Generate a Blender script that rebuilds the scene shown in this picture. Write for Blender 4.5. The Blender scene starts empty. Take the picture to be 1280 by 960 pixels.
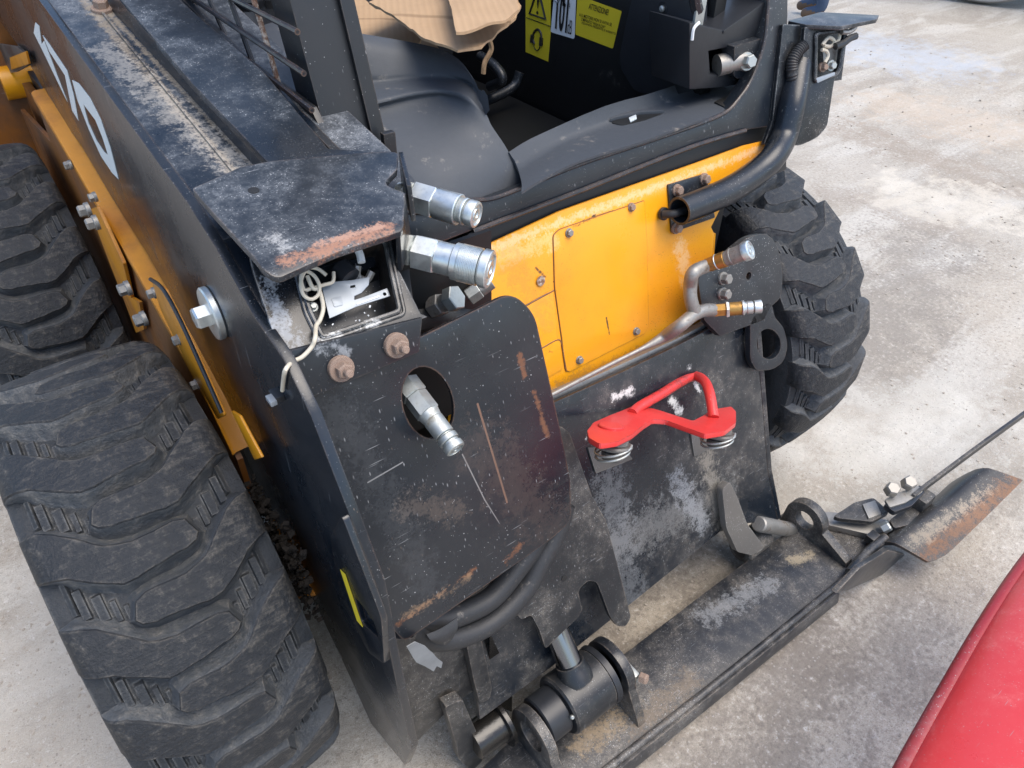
import bpy, bmesh, math, random
from mathutils import Vector, Matrix, noise
from mathutils.geometry import tessellate_polygon
random.seed(7)
V = Vector; R = math.radians; PI = math.pi
SC = bpy.context.scene; COL = SC.collection

# ------------------------------------------------------------------ camera, sky, sun, exposure
CAM = V((-.707, -.986, 1.512)); YAW, PIT, ROL, F = R(37.91), R(40.0), R(-1.05), 916.
fw = V((math.sin(YAW)*math.cos(PIT), math.cos(YAW)*math.cos(PIT), -math.sin(PIT)))
r0 = V((math.cos(YAW), -math.sin(YAW), 0)); d0 = fw.cross(r0)
rt = math.cos(ROL)*r0 + math.sin(ROL)*d0; dn = -math.sin(ROL)*r0 + math.cos(ROL)*d0
cam = bpy.data.objects.new('camera', bpy.data.cameras.new('camera')); COL.objects.link(cam)
M3 = Matrix((rt, -dn, -fw)).transposed(); cam.matrix_world = Matrix.Translation(CAM) @ M3.to_4x4()
cam.data.sensor_width = 36; cam.data.lens = F/1280*36; cam.data.clip_start = .02; cam.data.clip_end = 500
SC.camera = cam
SUN_EL, SUN_AZ = R(66), R(150)          # azimuth: direction the sun stands in, from +Y towards +X
w = bpy.data.worlds.new("World"); SC.world = w; w.use_nodes = True
nt = w.node_tree; nt.nodes.clear()
sky = nt.nodes.new('ShaderNodeTexSky'); sky.sky_type = 'NISHITA'; sky.sun_disc = False
sky.sun_elevation = SUN_EL; sky.sun_rotation = SUN_AZ; sky.air_density = 1.0; sky.dust_density = 2.0; sky.ozone_density = 1.0
bg = nt.nodes.new('ShaderNodeBackground'); bg.inputs[1].default_value = .15
ow = nt.nodes.new('ShaderNodeOutputWorld'); nt.links.new(sky.outputs[0], bg.inputs[0]); nt.links.new(bg.outputs[0], ow.inputs[0])
sl = bpy.data.lights.new('sun', 'SUN'); sl.energy = 1.5; sl.angle = R(48); sl.color = (1, .92, .80)
so = bpy.data.objects.new('sun', sl); COL.objects.link(so)
sd = V((math.sin(SUN_AZ)*math.cos(SUN_EL), math.cos(SUN_AZ)*math.cos(SUN_EL), math.sin(SUN_EL)))
so.rotation_euler = sd.to_track_quat('Z', 'Y').to_euler()
SC.view_settings.view_transform = 'Standard'; SC.view_settings.look = 'None'
SC.view_settings.exposure = 1.08; SC.view_settings.gamma = 1
SC.cycles.use_denoising = True

# ------------------------------------------------------------------ pixel -> point on a plane of the machine
def ray(u, v): return rt*((u-640)/F) + dn*((v-480)/F) + fw
def at(pl, u, v):
    p, n = pl; d = ray(u, v); return CAM + d*((p-CAM).dot(n)/d.dot(n))
def px(x): return (V((x, 0, 0)), V((1, 0, 0)))
def py(y): return (V((0, y, 0)), V((0, 1, 0)))
def pz(z): return (V((0, 0, z)), V((0, 0, 1)))
def off(pl, d):                      # the plane moved d towards the camera
    p, n = pl; n = n.normalized(); s = 1 if (CAM-p).dot(n) > 0 else -1
    return (p+n*d*s, n)
def P(pl, *uv): return [at(pl, uv[i], uv[i+1]) for i in range(0, len(uv), 2)]
S = px(-.52)                                             # outer face of the boom
T = (V((0, 0, 1.1235)), V((0, -.166, 1)))                # lower top plate of the boom
T2 = (V((0, 0, 1.1585)), V((0, -.166, 1)))               # upper top plate
D = (V((-.506, -.344, .954)), V((0, -.96, .3)))          # hose deflector on the boom head
K = (V((0, -.285, .655)), V((0, 1, -.36)))               # cross plate of the coupler arm
HB0 = (V((0, -.331, .997)), V((0, -.65, .76)))          # face of the lamp housing
YP = (V((0, -.15, .93)), V((0, 1, -.29)))                # yellow front panel

# ------------------------------------------------------------------ materials
class N:
    def __init__(s, name):
        s.m = bpy.data.materials.new(name); s.m.use_nodes = True; s.t = s.m.node_tree; s.t.nodes.clear()
        s.out = s.t.nodes.new('ShaderNodeOutputMaterial'); s.b = s.t.nodes.new('ShaderNodeBsdfPrincipled')
        s.t.links.new(s.b.outputs[0], s.out.inputs[0])
        s.tc = s.t.nodes.new('ShaderNodeTexCoord'); s.co = s.tc.outputs['Object']
    def n(s, ty, **kw):
        o = s.t.nodes.new('ShaderNode'+ty)
        for k, v in kw.items(): setattr(o, k, v)
        return o
    def set(s, sock, v):
        if hasattr(v, 'is_output') or isinstance(v, bpy.types.NodeSocket): s.t.links.new(v, sock)
        else: sock.default_value = v
    def math(s, op, a, b=0., c=0., clamp=False):
        o = s.n('Math', operation=op, use_clamp=clamp)
        s.set(o.inputs[0], a); s.set(o.inputs[1], b); s.set(o.inputs[2], c); return o.outputs[0]
    def vm(s, op, a, b=(0, 0, 0), scale=None):
        o = s.n('VectorMath', operation=op); s.set(o.inputs[0], a); s.set(o.inputs[1], b)
        if scale is not None: s.set(o.inputs['Scale'], scale)
        return o.outputs['Value'] if op in ('DOT_PRODUCT', 'LENGTH', 'DISTANCE') else o.outputs[0]
    def map(s, scale=(1, 1, 1), rot=(0, 0, 0), loc=(0, 0, 0)):
        o = s.n('Mapping'); s.set(o.inputs[0], s.co); o.inputs['Scale'].default_value = scale
        o.inputs['Rotation'].default_value = rot; o.inputs['Location'].default_value = loc; return o.outputs[0]
    def noise(s, scale, detail=5, rough=.55, vec=None, dist=0.):
        o = s.n('TexNoise'); s.set(o.inputs['Vector'], vec if vec is not None else s.co)
        o.inputs['Scale'].default_value = scale; o.inputs['Detail'].default_value = detail
        o.inputs['Roughness'].default_value = rough; o.inputs['Distortion'].default_value = dist; return o.outputs['Fac']
    def ramp(s, v, lo, hi, a=0., b=1.):
        o = s.n('MapRange'); o.interpolation_type = 'SMOOTHSTEP'; s.set(o.inputs[0], v)
        o.inputs[1].default_value = lo; o.inputs[2].default_value = hi; o.inputs[3].default_value = a; o.inputs[4].default_value = b
        return o.outputs[0]
    def mix(s, f, a, b):
        o = s.n('Mix', data_type='RGBA'); s.set(o.inputs[0], f)
        for i, c in ((6, a), (7, b)):
            s.set(o.inputs[i], (c[0], c[1], c[2], 1) if isinstance(c, (tuple, list)) else c)
        return o.outputs[2]
    def capsule(s, p0, p1, r, nz, k):
        p0 = V(p0); p1 = V(p1); d = p1-p0
        q = s.vm('SUBTRACT', s.co, tuple(p0))
        if d.length > 1e-5:
            t = s.math('MULTIPLY', s.vm('DOT_PRODUCT', q, tuple(d)), 1/d.length_squared, clamp=True)
            q = s.vm('SUBTRACT', q, s.vm('SCALE', tuple(d), scale=t))
        l = s.math('DIVIDE', s.vm('LENGTH', q), r)
        l = s.math('ADD', l, s.math('MULTIPLY', s.math('SUBTRACT', nz, .5), k*.8))
        if k < 2.0: return s.ramp(l, 1.15, .75)
        soft = s.ramp(l, 1.9, .0)
        v = s.math('ADD', s.math('MULTIPLY', soft, .85), s.math('ADD', s.math('MULTIPLY', s.math('SUBTRACT', s.gr, .5), 1.7), s.math('MULTIPLY', s.math('SUBTRACT', s.gr2, .5), 1.5)))
        return s.math('MULTIPLY', s.ramp(v, .38, .95), s.ramp(soft, .0, .25))
    def bump(s, h, strength=.3, dist=.002):
        o = s.n('Bump'); o.inputs['Strength'].default_value = strength; o.inputs['Distance'].default_value = dist
        s.set(o.inputs['Height'], h); s.t.links.new(o.outputs[0], s.b.inputs['Normal'])
    def fin(s, col, rough, metal=0., spec=.5):
        s.set(s.b.inputs['Base Color'], (*col, 1) if isinstance(col, tuple) and len(col) == 3 else col)
        s.set(s.b.inputs['Roughness'], rough); s.set(s.b.inputs['Metallic'], metal); s.b.inputs['Specular IOR Level'].default_value = spec
        return s.m

DUST = (.30, .27, .23)
def paint(name, base, rough=.38, dust=.3, specks=.5, rust=.1, scr=.5, edge=.6, edgecol=(.16, .12, .09), spots=(), dustcol=DUST, fade=None, seed=0, speckcol=(.45, .46, .46), hz=1.):
    g = N(name); L = g.map(loc=(seed*1.7, seed*.9, seed*2.3))
    n1 = g.noise(5, 8, .62, L); n2 = g.noise(34, 7, .7, L); n3 = g.noise(150, 4, .6, L)
    col = base
    if fade: col = g.mix(g.ramp(n1, .42, .75), base, fade)
    dm = g.math('ADD', g.math('MULTIPLY', n1, .55), g.math('MULTIPLY', n2, .45))
    dmask = g.ramp(dm, .62-.22*dust, .90-.22*dust, 0, .75*min(1, dust*1.6))
    n5 = g.noise(420, 3, .65, L)
    fine = g.math('MULTIPLY', dmask, g.math('MULTIPLY', g.ramp(n3, .3, .62, .25, 1), g.ramp(n5, .35, .6, .3, 1)))
    haze = g.math('MULTIPLY', g.ramp(n1, .35, .7), hz*.07*min(1, dust*2.5)); col = g.mix(haze, col, dustcol)
    col = g.mix(fine, col, dustcol)
    # scratches: thin contour lines of stretched noise
    if scr > 0:
        for i, (ro, sc, kp) in enumerate((((.2, .35, .3), (260, 260, 9), .16), ((.5, -.9, .4), (300, 300, 14), .14), ((1.1, .2, -.5), (22, 420, 420), .20), ((-.4, .6, .15), (340, 340, 5), .10))):
            vo = g.n('TexVoronoi'); g.set(vo.inputs['Vector'], g.map(scale=sc, rot=ro, loc=(seed+i, 0, 0))); vo.inputs['Scale'].default_value = 1
            keep = g.ramp(g.vm('DOT_PRODUCT', vo.outputs['Color'], (1, 0, 0)), 1-kp*scr, 1-kp*scr*.8)
            ln = g.ramp(vo.outputs['Distance'], .30, .12)
            gate = g.ramp(g.noise(6+2*i, 3, .5, L), .42, .62, .1, 1)
            col = g.mix(g.math('MULTIPLY', g.math('MULTIPLY', ln, keep), g.math('MULTIPLY', gate, .6)), col, (.30, .31, .32) if i != 3 else (.16, .12, .09))
    if specks > 0:
        for sc, th in ((520, .26), (260, .20), (120, .10)):
            vo = g.n('TexVoronoi'); g.set(vo.inputs['Vector'], L); vo.inputs['Scale'].default_value = sc
            rnd = g.vm('DOT_PRODUCT', vo.outputs['Color'], (1, 0, 0))
            dot = g.ramp(vo.outputs['Distance'], th*1.5, th*.8)
            keep = g.ramp(rnd, 1-.16*specks, 1-.12*specks)
            gate = g.ramp(g.math('ADD', g.math('MULTIPLY', n1, .6), g.math('MULTIPLY', n2, .4)), .46, .62)
            col = g.mix(g.math('MULTIPLY', g.math('MULTIPLY', dot, keep), g.math('MULTIPLY_ADD', gate, .75, .12)), col, speckcol)
    rm = None
    if rust > 0:
        rn = g.math('ADD', g.math('MULTIPLY', g.noise(9, 8, .7, g.map(loc=(3+seed, 7, 1))), .7), g.math('MULTIPLY', n2, .3))
        rm = g.ramp(rn, .70-.12*rust, .74-.12*rust, 0, .9)
        col = g.mix(rm, col, g.mix(n2, (.09, .035, .016), (.22, .10, .05)))
    if edge > 0:
        bv = g.n('Bevel'); bv.samples = 3; bv.inputs[0].default_value = .004
        ge = g.n('NewGeometry')
        e = g.math('SUBTRACT', 1, g.vm('DOT_PRODUCT', bv.outputs[0], ge.outputs['Normal']))
        e = g.math('MULTIPLY', g.ramp(e, .02, .2), g.ramp(n2, .38, .62, .15, 1))
        col = g.mix(g.math('MULTIPLY', e, edge), col, edgecol)
    nz = g.noise(60, 6, .75, L); g.gr = g.noise(42, 7, .78, L); g.gr2 = g.noise(260, 4, .7, L)
    smask = 0.
    for sp in spots:
        p0, p1, r, c = sp[:4]; k = sp[4] if len(sp) > 4 else 2.2; a = sp[5] if len(sp) > 5 else .9
        m = g.math('MULTIPLY', g.capsule(p0, p1, r, nz, k), a); col = g.mix(m, col, c)
        smask = g.math('MAXIMUM', smask, m)
    ro = g.math('ADD', g.ramp(n1, .3, .75, rough-.10, rough+.10), g.math('MULTIPLY', fine, .3))
    ro = g.math('ADD', ro, g.math('MULTIPLY', smask, .3))
    g.bump(g.math('ADD', g.math('MULTIPLY', n2, .7), g.math('MULTIPLY', n3, .3)), .22, .0015)
    return g.fin(col, ro)

def rubber(name, base=(.028, .029, .032), dust=.5, dcol=(.20, .18, .155), seed=0, streak=1.):
    g = N(name); L = g.map(loc=(seed, seed*2, 0))
    n1 = g.noise(7, 8, .65, L); n2 = g.noise(45, 7, .72, L); n3 = g.noise(230, 4, .65, L)
    st = g.noise(1, 6, .7, g.map(scale=(14, 120, 120), rot=(.2, .3, .5)), 1.2); st2 = g.noise(120, 5, .7, L)
    d = g.math('ADD', g.math('MULTIPLY', n1, .30), g.math('MULTIPLY', st, .30*streak)); d = g.math('ADD', d, g.math('MULTIPLY', n2, .48-.20*streak))
    d = g.math('ADD', d, g.math('MULTIPLY', st2, .22-.10*(1-streak)))
    col = g.mix(g.ramp(n1, .35, .68), base, tuple(c*1.5 for c in base)); col = g.mix(g.ramp(n2, .55, .75, 0, .6), col, tuple(c*.45 for c in base))
    dm = g.math('MULTIPLY', g.ramp(d, .62-.20*dust, .78-.16*dust, 0, .85), g.ramp(n3, .3, .6, .35, 1))
    col = g.mix(dm, col, dcol)
    bv = g.n('Bevel'); bv.samples = 3; bv.inputs[0].default_value = .005; ge = g.n('NewGeometry')
    e = g.math('SUBTRACT', 1, g.vm('DOT_PRODUCT', bv.outputs[0], ge.outputs['Normal']))
    col = g.mix(g.math('MULTIPLY', g.ramp(e, .02, .22, 0, .9), g.ramp(n2, .38, .6)), col, dcol)
    g.bump(g.math('ADD', g.math('MULTIPLY', n1, 1.0), g.math('ADD', g.math('MULTIPLY', n2, 1.3), g.math('MULTIPLY', g.math('ADD', n3, st), .3))), .7, .006)
    return g.fin(col, g.ramp(n1, .3, .7, .46, .7), 0, .5)

def metal(name, base, rough=.35, met=1., stain=(.10, .06, .03), amt=.2, scale=40):
    g = N(name); n1 = g.noise(scale, 6, .65); n2 = g.noise(scale*5, 4, .6)
    col = g.mix(g.ramp(n1, .68-.25*amt, .85-.2*amt), base, stain)
    col = g.mix(g.ramp(n2, .45, .75, 0, .35), col, tuple(c*.55 for c in base))
    g.bump(n1, .15, .001)
    return g.fin(col, g.ramp(n1, .3, .7, rough, rough+.2), g.ramp(n1, .68-.25*amt, .85-.2*amt, met, met*.3))

def plain(name, col, rough=.6, var=.25, scale=30, bumpk=.15, met=0., spec=.5, dust=0.):
    g = N(name); n1 = g.noise(scale, 6, .65)
    c = g.mix(n1, tuple(x*(1-var) for x in col), tuple(min(1, x*(1+var)) for x in col))
    if dust: c = g.mix(g.ramp(g.noise(scale*.3, 8, .7), .65-.2*dust, .85-.2*dust, 0, .8), c, DUST)
    g.bump(n1, bumpk, .002); return g.fin(c, rough, met, spec)

BLK = (.0065, .0105, .0165)
WHT = (.62, .62, .60); RUS = (.17, .07, .032); GRY = (.20, .19, .17); TAN = (.36, .29, .20)
M = {}
M['boom_side'] = paint('boom_side_paint', BLK, .30, .26, .25, 0, .55, .5, seed=1)
M['boom_top'] = paint('boom_top_paint', BLK, .36, .85, .8, 0, .15, .6, seed=2, dustcol=(.30, .32, .34),
    spots=[(at(T, 105, 0), at(T, 290, 214), .012, TAN, 3.2, .55), (at(T, 122, 0), at(T, 318, 207), .007, TAN, 2.2, .6), (at(T, 130, 60), at(T, 300, 214), .028, (.42, .40, .36), 5.5, .42)])
M['boom_up'] = paint('boom_upper_paint', BLK, .36, .72, 1.0, 0, .15, .6, seed=3, dustcol=(.26, .29, .32))
M['cap'] = paint('cap_paint', BLK, .36, .80, .9, 0, .3, .7, seed=4, dustcol=(.28, .30, .32),
    spots=[(at(T2, 362, 326), at(T2, 482, 284), .013, (.30, .15, .095), 2.2, .95), (at(T2, 395, 305), at(T2, 475, 283), .007, (.36, .21, .15), 2.2, .9), (at(T2, 342, 297), at(T2, 352, 308), .012, (.42, .42, .41), 4, .6)])
M['defl'] = paint('deflector_paint', (.006, .0095, .015), .26, .18, .12, .16, .45, .75, edgecol=(.22, .12, .07), seed=5,
    spots=[(at(D, 498, 783), at(D, 596, 712), .006, RUS, 2.4, .8), (at(D, 635, 703), at(D, 652, 682), .008, RUS, 3.0, .8),
           (at(D, 650, 445), at(D, 656, 468), .006, RUS, 3.2, .8), (at(D, 668, 490), at(D, 684, 545), .005, RUS, 3.0, .8),
           (at(D, 597, 505), at(D, 634, 628), .0016, (.20, .11, .07), 1.0, .8), (at(D, 578, 568), at(D, 606, 625), .0010, (.25, .24, .23), .8, .7), (at(D, 606, 625), at(D, 625, 655), .0010, (.25, .24, .23), .8, .6),
           (at(D, 460, 603), at(D, 503, 578), .0010, (.28, .28, .28), .8, .6), (at(D, 505, 630), at(D, 575, 640), .020, (.13, .10, .08), 5.5, .35), (at(D, 600, 560), at(D, 690, 660), .05, (.08, .055, .045), 5.5, .3), (at(D, 430, 520), at(D, 540, 740), .03, (.12, .13, .14), 6, .12), (at(D, 510, 770), at(D, 585, 725), .010, (.26, .17, .10), 4.5, .5)])
M['box'] = paint('housing_paint', (.006, .008, .011), .36, .62, 1.0, 0, .2, .5, edgecol=WHT, seed=6, hz=.4, spots=[(at(HB0, 392, 428), at(HB0, 470, 404), .007, WHT, 6, .9), (at(HB0, 345, 405), at(HB0, 380, 440), .016, (.4, .42, .44), 7, .6), (at(HB0, 335, 360), at(HB0, 350, 400), .012, (.36, .37, .38), 7, .6)])
M['flange'] = paint('flange_paint', BLK, .32, .22, .4, 0, .4, .5, seed=7, spots=[(at(D, 400, 432), at(D, 425, 440), .012, (.38, .40, .42), 4.5, .5)])
M['cross'] = paint('cross_plate_paint', BLK, .32, .70, .4, .0, .3, .5, seed=8,
    spots=[(at(K, 768, 497), at(K, 790, 488), .010, WHT, 4.0, .9), (at(K, 840, 500), at(K, 850, 515), .011, WHT, 4.2, .9), (at(K, 861, 458), at(K, 861, 460), .007, WHT, 3.5, .9), (at(K, 868, 478), at(K, 875, 490), .006, WHT, 3.5, .9), (at(K, 738, 540), at(K, 732, 548), .006, WHT, 3, .8),
           (at(K, 770, 680), at(K, 900, 620), .07, (.25, .25, .24), 3.4, .42), (at(K, 880, 560), at(K, 905, 660), .03, (.30, .27, .22), 2.6, .5), (at(K, 760, 600), at(K, 790, 760), .05, (.20, .21, .22), 3.6, .42), (at(K, 845, 600), at(K, 880, 655), .030, (.32, .34, .36), 4.6, .5)])
M['blk'] = paint('black_paint', BLK, .36, .25, .5, .0, .4, .6, seed=9)
M['grimy'] = paint('grimy_black_paint', (.013, .015, .018), .45, .78, .8, .25, .5, .7, edgecol=(.24, .20, .16), seed=10)
M['hitch'] = paint('hitch_plate_paint', (.012, .0145, .019), .38, .92, .9, .16, .8, .9, edgecol=(.30, .24, .18), seed=11,
    spots=[(at(pz(.06), 800, 905), at(pz(.06), 860, 850), .035, (.20, .15, .10), 4.2, .5), (at(pz(.06), 880, 770), at(pz(.06), 960, 730), .03, (.26, .27, .28), 5.0, .5), (at(pz(.06), 990, 700), at(pz(.06), 1010, 695), .02, (.36, .30, .20), 4.0, .6), (at(pz(.06), 730, 930), at(pz(.06), 770, 900), .03, (.30, .22, .13), 4, .6)])
M['grease'] = plain('greasy_steel', (.012, .011, .010), .22, .4, 60, .4)
M['plast'] = plain('cab_plastic', (.045, .052, .062), .62, .12, 90, .25, dust=.35)
M['plast_d'] = plain('dark_plastic', (.016, .018, .022), .42, .2, 60, .15)
M['well'] = plain('cab_interior_paint', (.007, .0075, .008), .5, .3, 25, .1, dust=.18)
M['post'] = paint('post_paint', (.009, .011, .014), .42, .12, .08, .0, .12, .5, seed=12)
M['rail'] = paint('door_frame_paint', BLK, .38, .36, .3, .06, .4, 1., edgecol=(.20, .12, .08), seed=13)
M['yel'] = paint('yellow_paint', (.78, .33, .010), .36, .45, .45, .05, .0, .5, edgecol=(.05, .03, .02), dustcol=(.62, .34, .10), fade=(.72, .26, .008), seed=14, speckcol=(.06, .03, .012), hz=.3,
    spots=[(at(YP, 610, 312), at(YP, 950, 186), .010, (.82, .62, .40), 3.4, .5), (at(YP, 630, 320), at(YP, 690, 300), .02, (.82, .55, .25), 3.0, .5), (at(YP, 850, 310), at(YP, 870, 390), .022, (.80, .58, .32), 3.2, .5), (at(YP, 690, 488), at(YP, 850, 420), .008, (.60, .42, .20), 2.0, .5),
           (at(YP, 716, 283), at(YP, 744, 270), .0035, (.02, .015, .01), 3.0, .95), (at(YP, 744, 270), at(YP, 780, 259), .0012, (.02, .015, .01), 2.2, .9), (at(YP, 757, 397), at(YP, 761, 418), .0026, (.03, .02, .015), 1.9, .95), (at(YP, 755, 400), at(YP, 756, 412), .0018, (.03, .02, .015), 1.5, .9), (at(YP, 765, 400), at(YP, 766, 412), .0018, (.03, .02, .015), 1.5, .9), (at(YP, 700, 480), at(YP, 860, 412), .012, (.30, .16, .04), 5.5, .5), (at(YP, 640, 330), at(YP, 680, 400), .03, (.45, .22, .03), 6.5, .4), (at(YP, 762, 404), at(YP, 774, 408), .0022, (.03, .02, .015), 3.2, .9),
           (at(YP, 692, 352), at(YP, 722, 375), .0014, (.10, .04, .01), .8, .9), (at(YP, 722, 375), at(YP, 755, 368), .0014, (.10, .04, .01), .8, .9), (at(YP, 692, 352), at(YP, 726, 361), .0008, (.12, .05, .01), .6, .7), (at(YP, 670, 335), at(YP, 682, 346), .0035, (.06, .03, .015), 2.5, .9), (at(YP, 700, 292), at(YP, 706, 314), .0007, (.1, .04, .01), .5, .8),
           (at(YP, 793, 353), at(YP, 793, 358), .0014, (.04, .02, .01), .8, .9), (at(YP, 808, 360), at(YP, 808, 363), .0018, (.04, .02, .01), .8, .9), (at(YP, 808, 300), at(YP, 807, 272), .0007, (.25, .10, .02), 1.2, .8), (at(YP, 680, 437), at(YP, 690, 440), .003, (.05, .03, .01), 3.0, .8)])
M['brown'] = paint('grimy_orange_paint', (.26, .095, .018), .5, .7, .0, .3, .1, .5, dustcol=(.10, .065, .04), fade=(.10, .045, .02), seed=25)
M['yel_d'] = paint('dirty_yellow_paint', (.66, .26, .010), .45, .6, .0, .38, .2, .7, edgecol=(.05, .03, .02), dustcol=(.22, .12, .05), fade=(.38, .13, .012), seed=15)
M['zinc'] = metal('zinc_plating', (.62, .66, .66), .30, .9, amt=.12)
M['zinc_d'] = metal('dull_zinc', (.45, .47, .45), .42, .85, (.16, .14, .10), .5)
M['brass'] = metal('yellow_passivated_steel', (.42, .24, .07), .35, .8, (.05, .035, .02), .6)
M['chrome'] = plain('chrome_rod', (.20, .21, .23), .16, .04, 20, .0, 1.)
M['rust'] = metal('rusty_steel', (.19, .105, .068), .7, .2, (.46, .40, .34), 1.0, 160)
M['steel'] = metal('worn_steel', (.30, .29, .27), .45, .7, (.10, .07, .05), .5)
M['worn'] = paint('worn_grey_steel', (.10, .095, .088), .5, .4, .5, .1, .5, .6, edgecol=(.3, .28, .25), seed=31)
M['red'] = paint('red_paint', (.60, .035, .032), .40, .30, .0, .0, .3, .8, edgecol=(.05, .03, .03), dustcol=(.7, .45, .42), seed=16, spots=[(at(K, 770, 516), at(K, 775, 520), .008, WHT, 4.5, .8), (at(K, 880, 515), at(K, 888, 520), .010, (.55, .42, .40), 4.5, .8), (at(K, 800, 505), at(K, 850, 475), .02, (.12, .03, .03), 6.5, .6), (at(K, 745, 540), at(K, 750, 545), .008, (.6, .5, .5), 4.5, .8), (at(K, 905, 530), at(K, 915, 520), .010, (.08, .03, .03), 6, .7)])
M['hood'] = paint('red_hood_paint', (.60, .045, .05), .36, .72, .35, .0, .5, .2, edgecol=(.5, .2, .2), dustcol=(.75, .30, .28), seed=17)
M['hoodedge'] = paint('scuffed_hood_edge_paint', (.30, .02, .025), .45, .6, .5, .1, .8, .4, dustcol=(.30, .20, .2), seed=18)
M['rub'] = rubber('tread_rubber', (.0085, .0108, .0145), .45, (.14, .128, .11))
M['rubw'] = rubber('dusty_lug_wall_rubber', (.038, .043, .049), .85, (.22, .21, .19), seed=5, streak=.2)
M['rubg'] = rubber('tyre_groove_rubber', (.018, .021, .025), .5, (.16, .16, .155), seed=3, streak=.2)
M['hose'] = plain('hose_rubber', (.022, .023, .025), .55, .3, 140, .3, dust=.35)
M['cord'] = plain('cream_cable', (.55, .50, .40), .5, .1, 60)
M['alu'] = plain('grey_sheet_metal', (.30, .33, .36), .42, .12, 40, .05, .3, dust=.25)
M['soil'] = plain('packed_soil', (.022, .018, .015), .95, .5, 60, .4)
def cardboard():
    g = N('cardboard'); n1 = g.noise(6, 6, .6); n2 = g.noise(90, 5, .7)
    wv = g.n('TexWave', wave_type='BANDS', bands_direction='X'); g.set(wv.inputs['Vector'], g.map(rot=(0, 0, .5))); wv.inputs['Scale'].default_value = 28; wv.inputs['Distortion'].default_value = .4
    fo = g.n('TexWave', wave_type='BANDS', bands_direction='Y'); g.set(fo.inputs['Vector'], g.map(rot=(0, 0, .9))); fo.inputs['Scale'].default_value = 1.6; fo.inputs['Distortion'].default_value = 1.5
    col = g.mix(n1, (.34, .225, .13), (.46, .315, .19)); col = g.mix(g.ramp(wv.outputs['Fac'], .3, 1, 0, .14), col, (.26, .165, .09))
    col = g.mix(g.ramp(fo.outputs['Fac'], .985, 1., 0, .5), col, (.16, .10, .055)); col = g.mix(g.ramp(n2, .58, .75, 0, .35), col, (.2, .13, .08))
    g.bump(g.math('ADD', wv.outputs['Fac'], g.math('MULTIPLY', n2, .8)), .2, .0015); return g.fin(col, .85, 0, .3)
M['card'] = cardboard()
M['card_in'] = plain('cardboard_core', (.30, .19, .11), .9, .2, 80, .3)
M['scrap'] = plain('grey_torn_plastic', (.20, .21, .215), .6, .2, 60, .2, dust=.3)
M['white'] = plain('white_vinyl', (.74, .76, .76), .4, .04, 20, .02)
M['decal'] = plain('pale_decal', (.66, .73, .74), .4, .05, 20, .02)
M['ystick'] = plain('yellow_vinyl', (.72, .56, .03), .4, .06, 20, .02, dust=.1)
M['ink'] = plain('black_ink', (.012, .012, .012), .5, .1, 20, .02)
M['skin'] = plain('skin', (.45, .28, .2), .5, .05); M['denim'] = plain('denim', (.035, .06, .11), .85, .3, 120, .3)
M['shirt'] = plain('grey_shirt', (.12, .13, .14), .9, .1); M['shoe'] = plain('brown_shoe', (.10, .06, .035), .6, .2)
M['glass'] = plain('clear_plastic_lens', (.55, .60, .62), .15, .1, 30, .02)

# ------------------------------------------------------------------ object helpers
def finish(name, bm, mat, parent=None, smooth=32, loc=None):
    me = bpy.data.meshes.new(name); bm.to_mesh(me); bm.free()
    me.materials.append(M[mat] if isinstance(mat, str) else mat)
    me.polygons.foreach_set('use_smooth', [True]*len(me.polygons)); me.set_sharp_from_angle(angle=R(smooth))
    o = bpy.data.objects.new(name, me); COL.objects.link(o)
    if parent is not None: o.parent = parent
    if loc is not None: o.location = loc
    return o
def tag(o, label=None, cat=None, group=None, kind=None):
    for k, v in (('label', label), ('category', cat), ('group', group), ('kind', kind)):
        if v: o[k] = v
    return o
def empty(name, loc, parent=None):
    o = bpy.data.objects.new(name, None); COL.objects.link(o); o.location = loc; o.empty_display_size = .1
    if parent is not None: o.parent = parent
    return o
def newell(pts):
    n = V((0, 0, 0))
    for a, b in zip(pts, pts[1:]+pts[:1]): n += V(((a.y-b.y)*(a.z+b.z), (a.z-b.z)*(a.x+b.x), (a.x-b.x)*(a.y+b.y)))
    return n.normalized()
def fillet(pts, r, seg=4):
    out = []; n = len(pts)
    for i in range(n):
        a, b, c = pts[i-1], pts[i], pts[(i+1) % n]; rr = r[i] if isinstance(r, (list, tuple)) else r
        u = (a-b); v = (c-b); l = min(rr, u.length*.45, v.length*.45)
        if l < 1e-4: out.append(b); continue
        p, q = b+u.normalized()*l, b+v.normalized()*l
        for k in range(seg+1):
            t = k/seg; out.append(p*(1-t)**2 + b*2*t*(1-t) + q*t*t)
    return out
def bevel(bm, w, ang=40, seg=2):
    if w <= 0: return
    bmesh.ops.remove_doubles(bm, verts=bm.verts, dist=1e-5); bm.normal_update()
    es = [e for e in bm.edges if len(e.link_faces) == 2 and e.calc_face_angle(0) > R(ang)]
    if es: bmesh.ops.bevel(bm, geom=es, offset=w, segments=seg, profile=.6, affect='EDGES', clamp_overlap=True)
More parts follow.
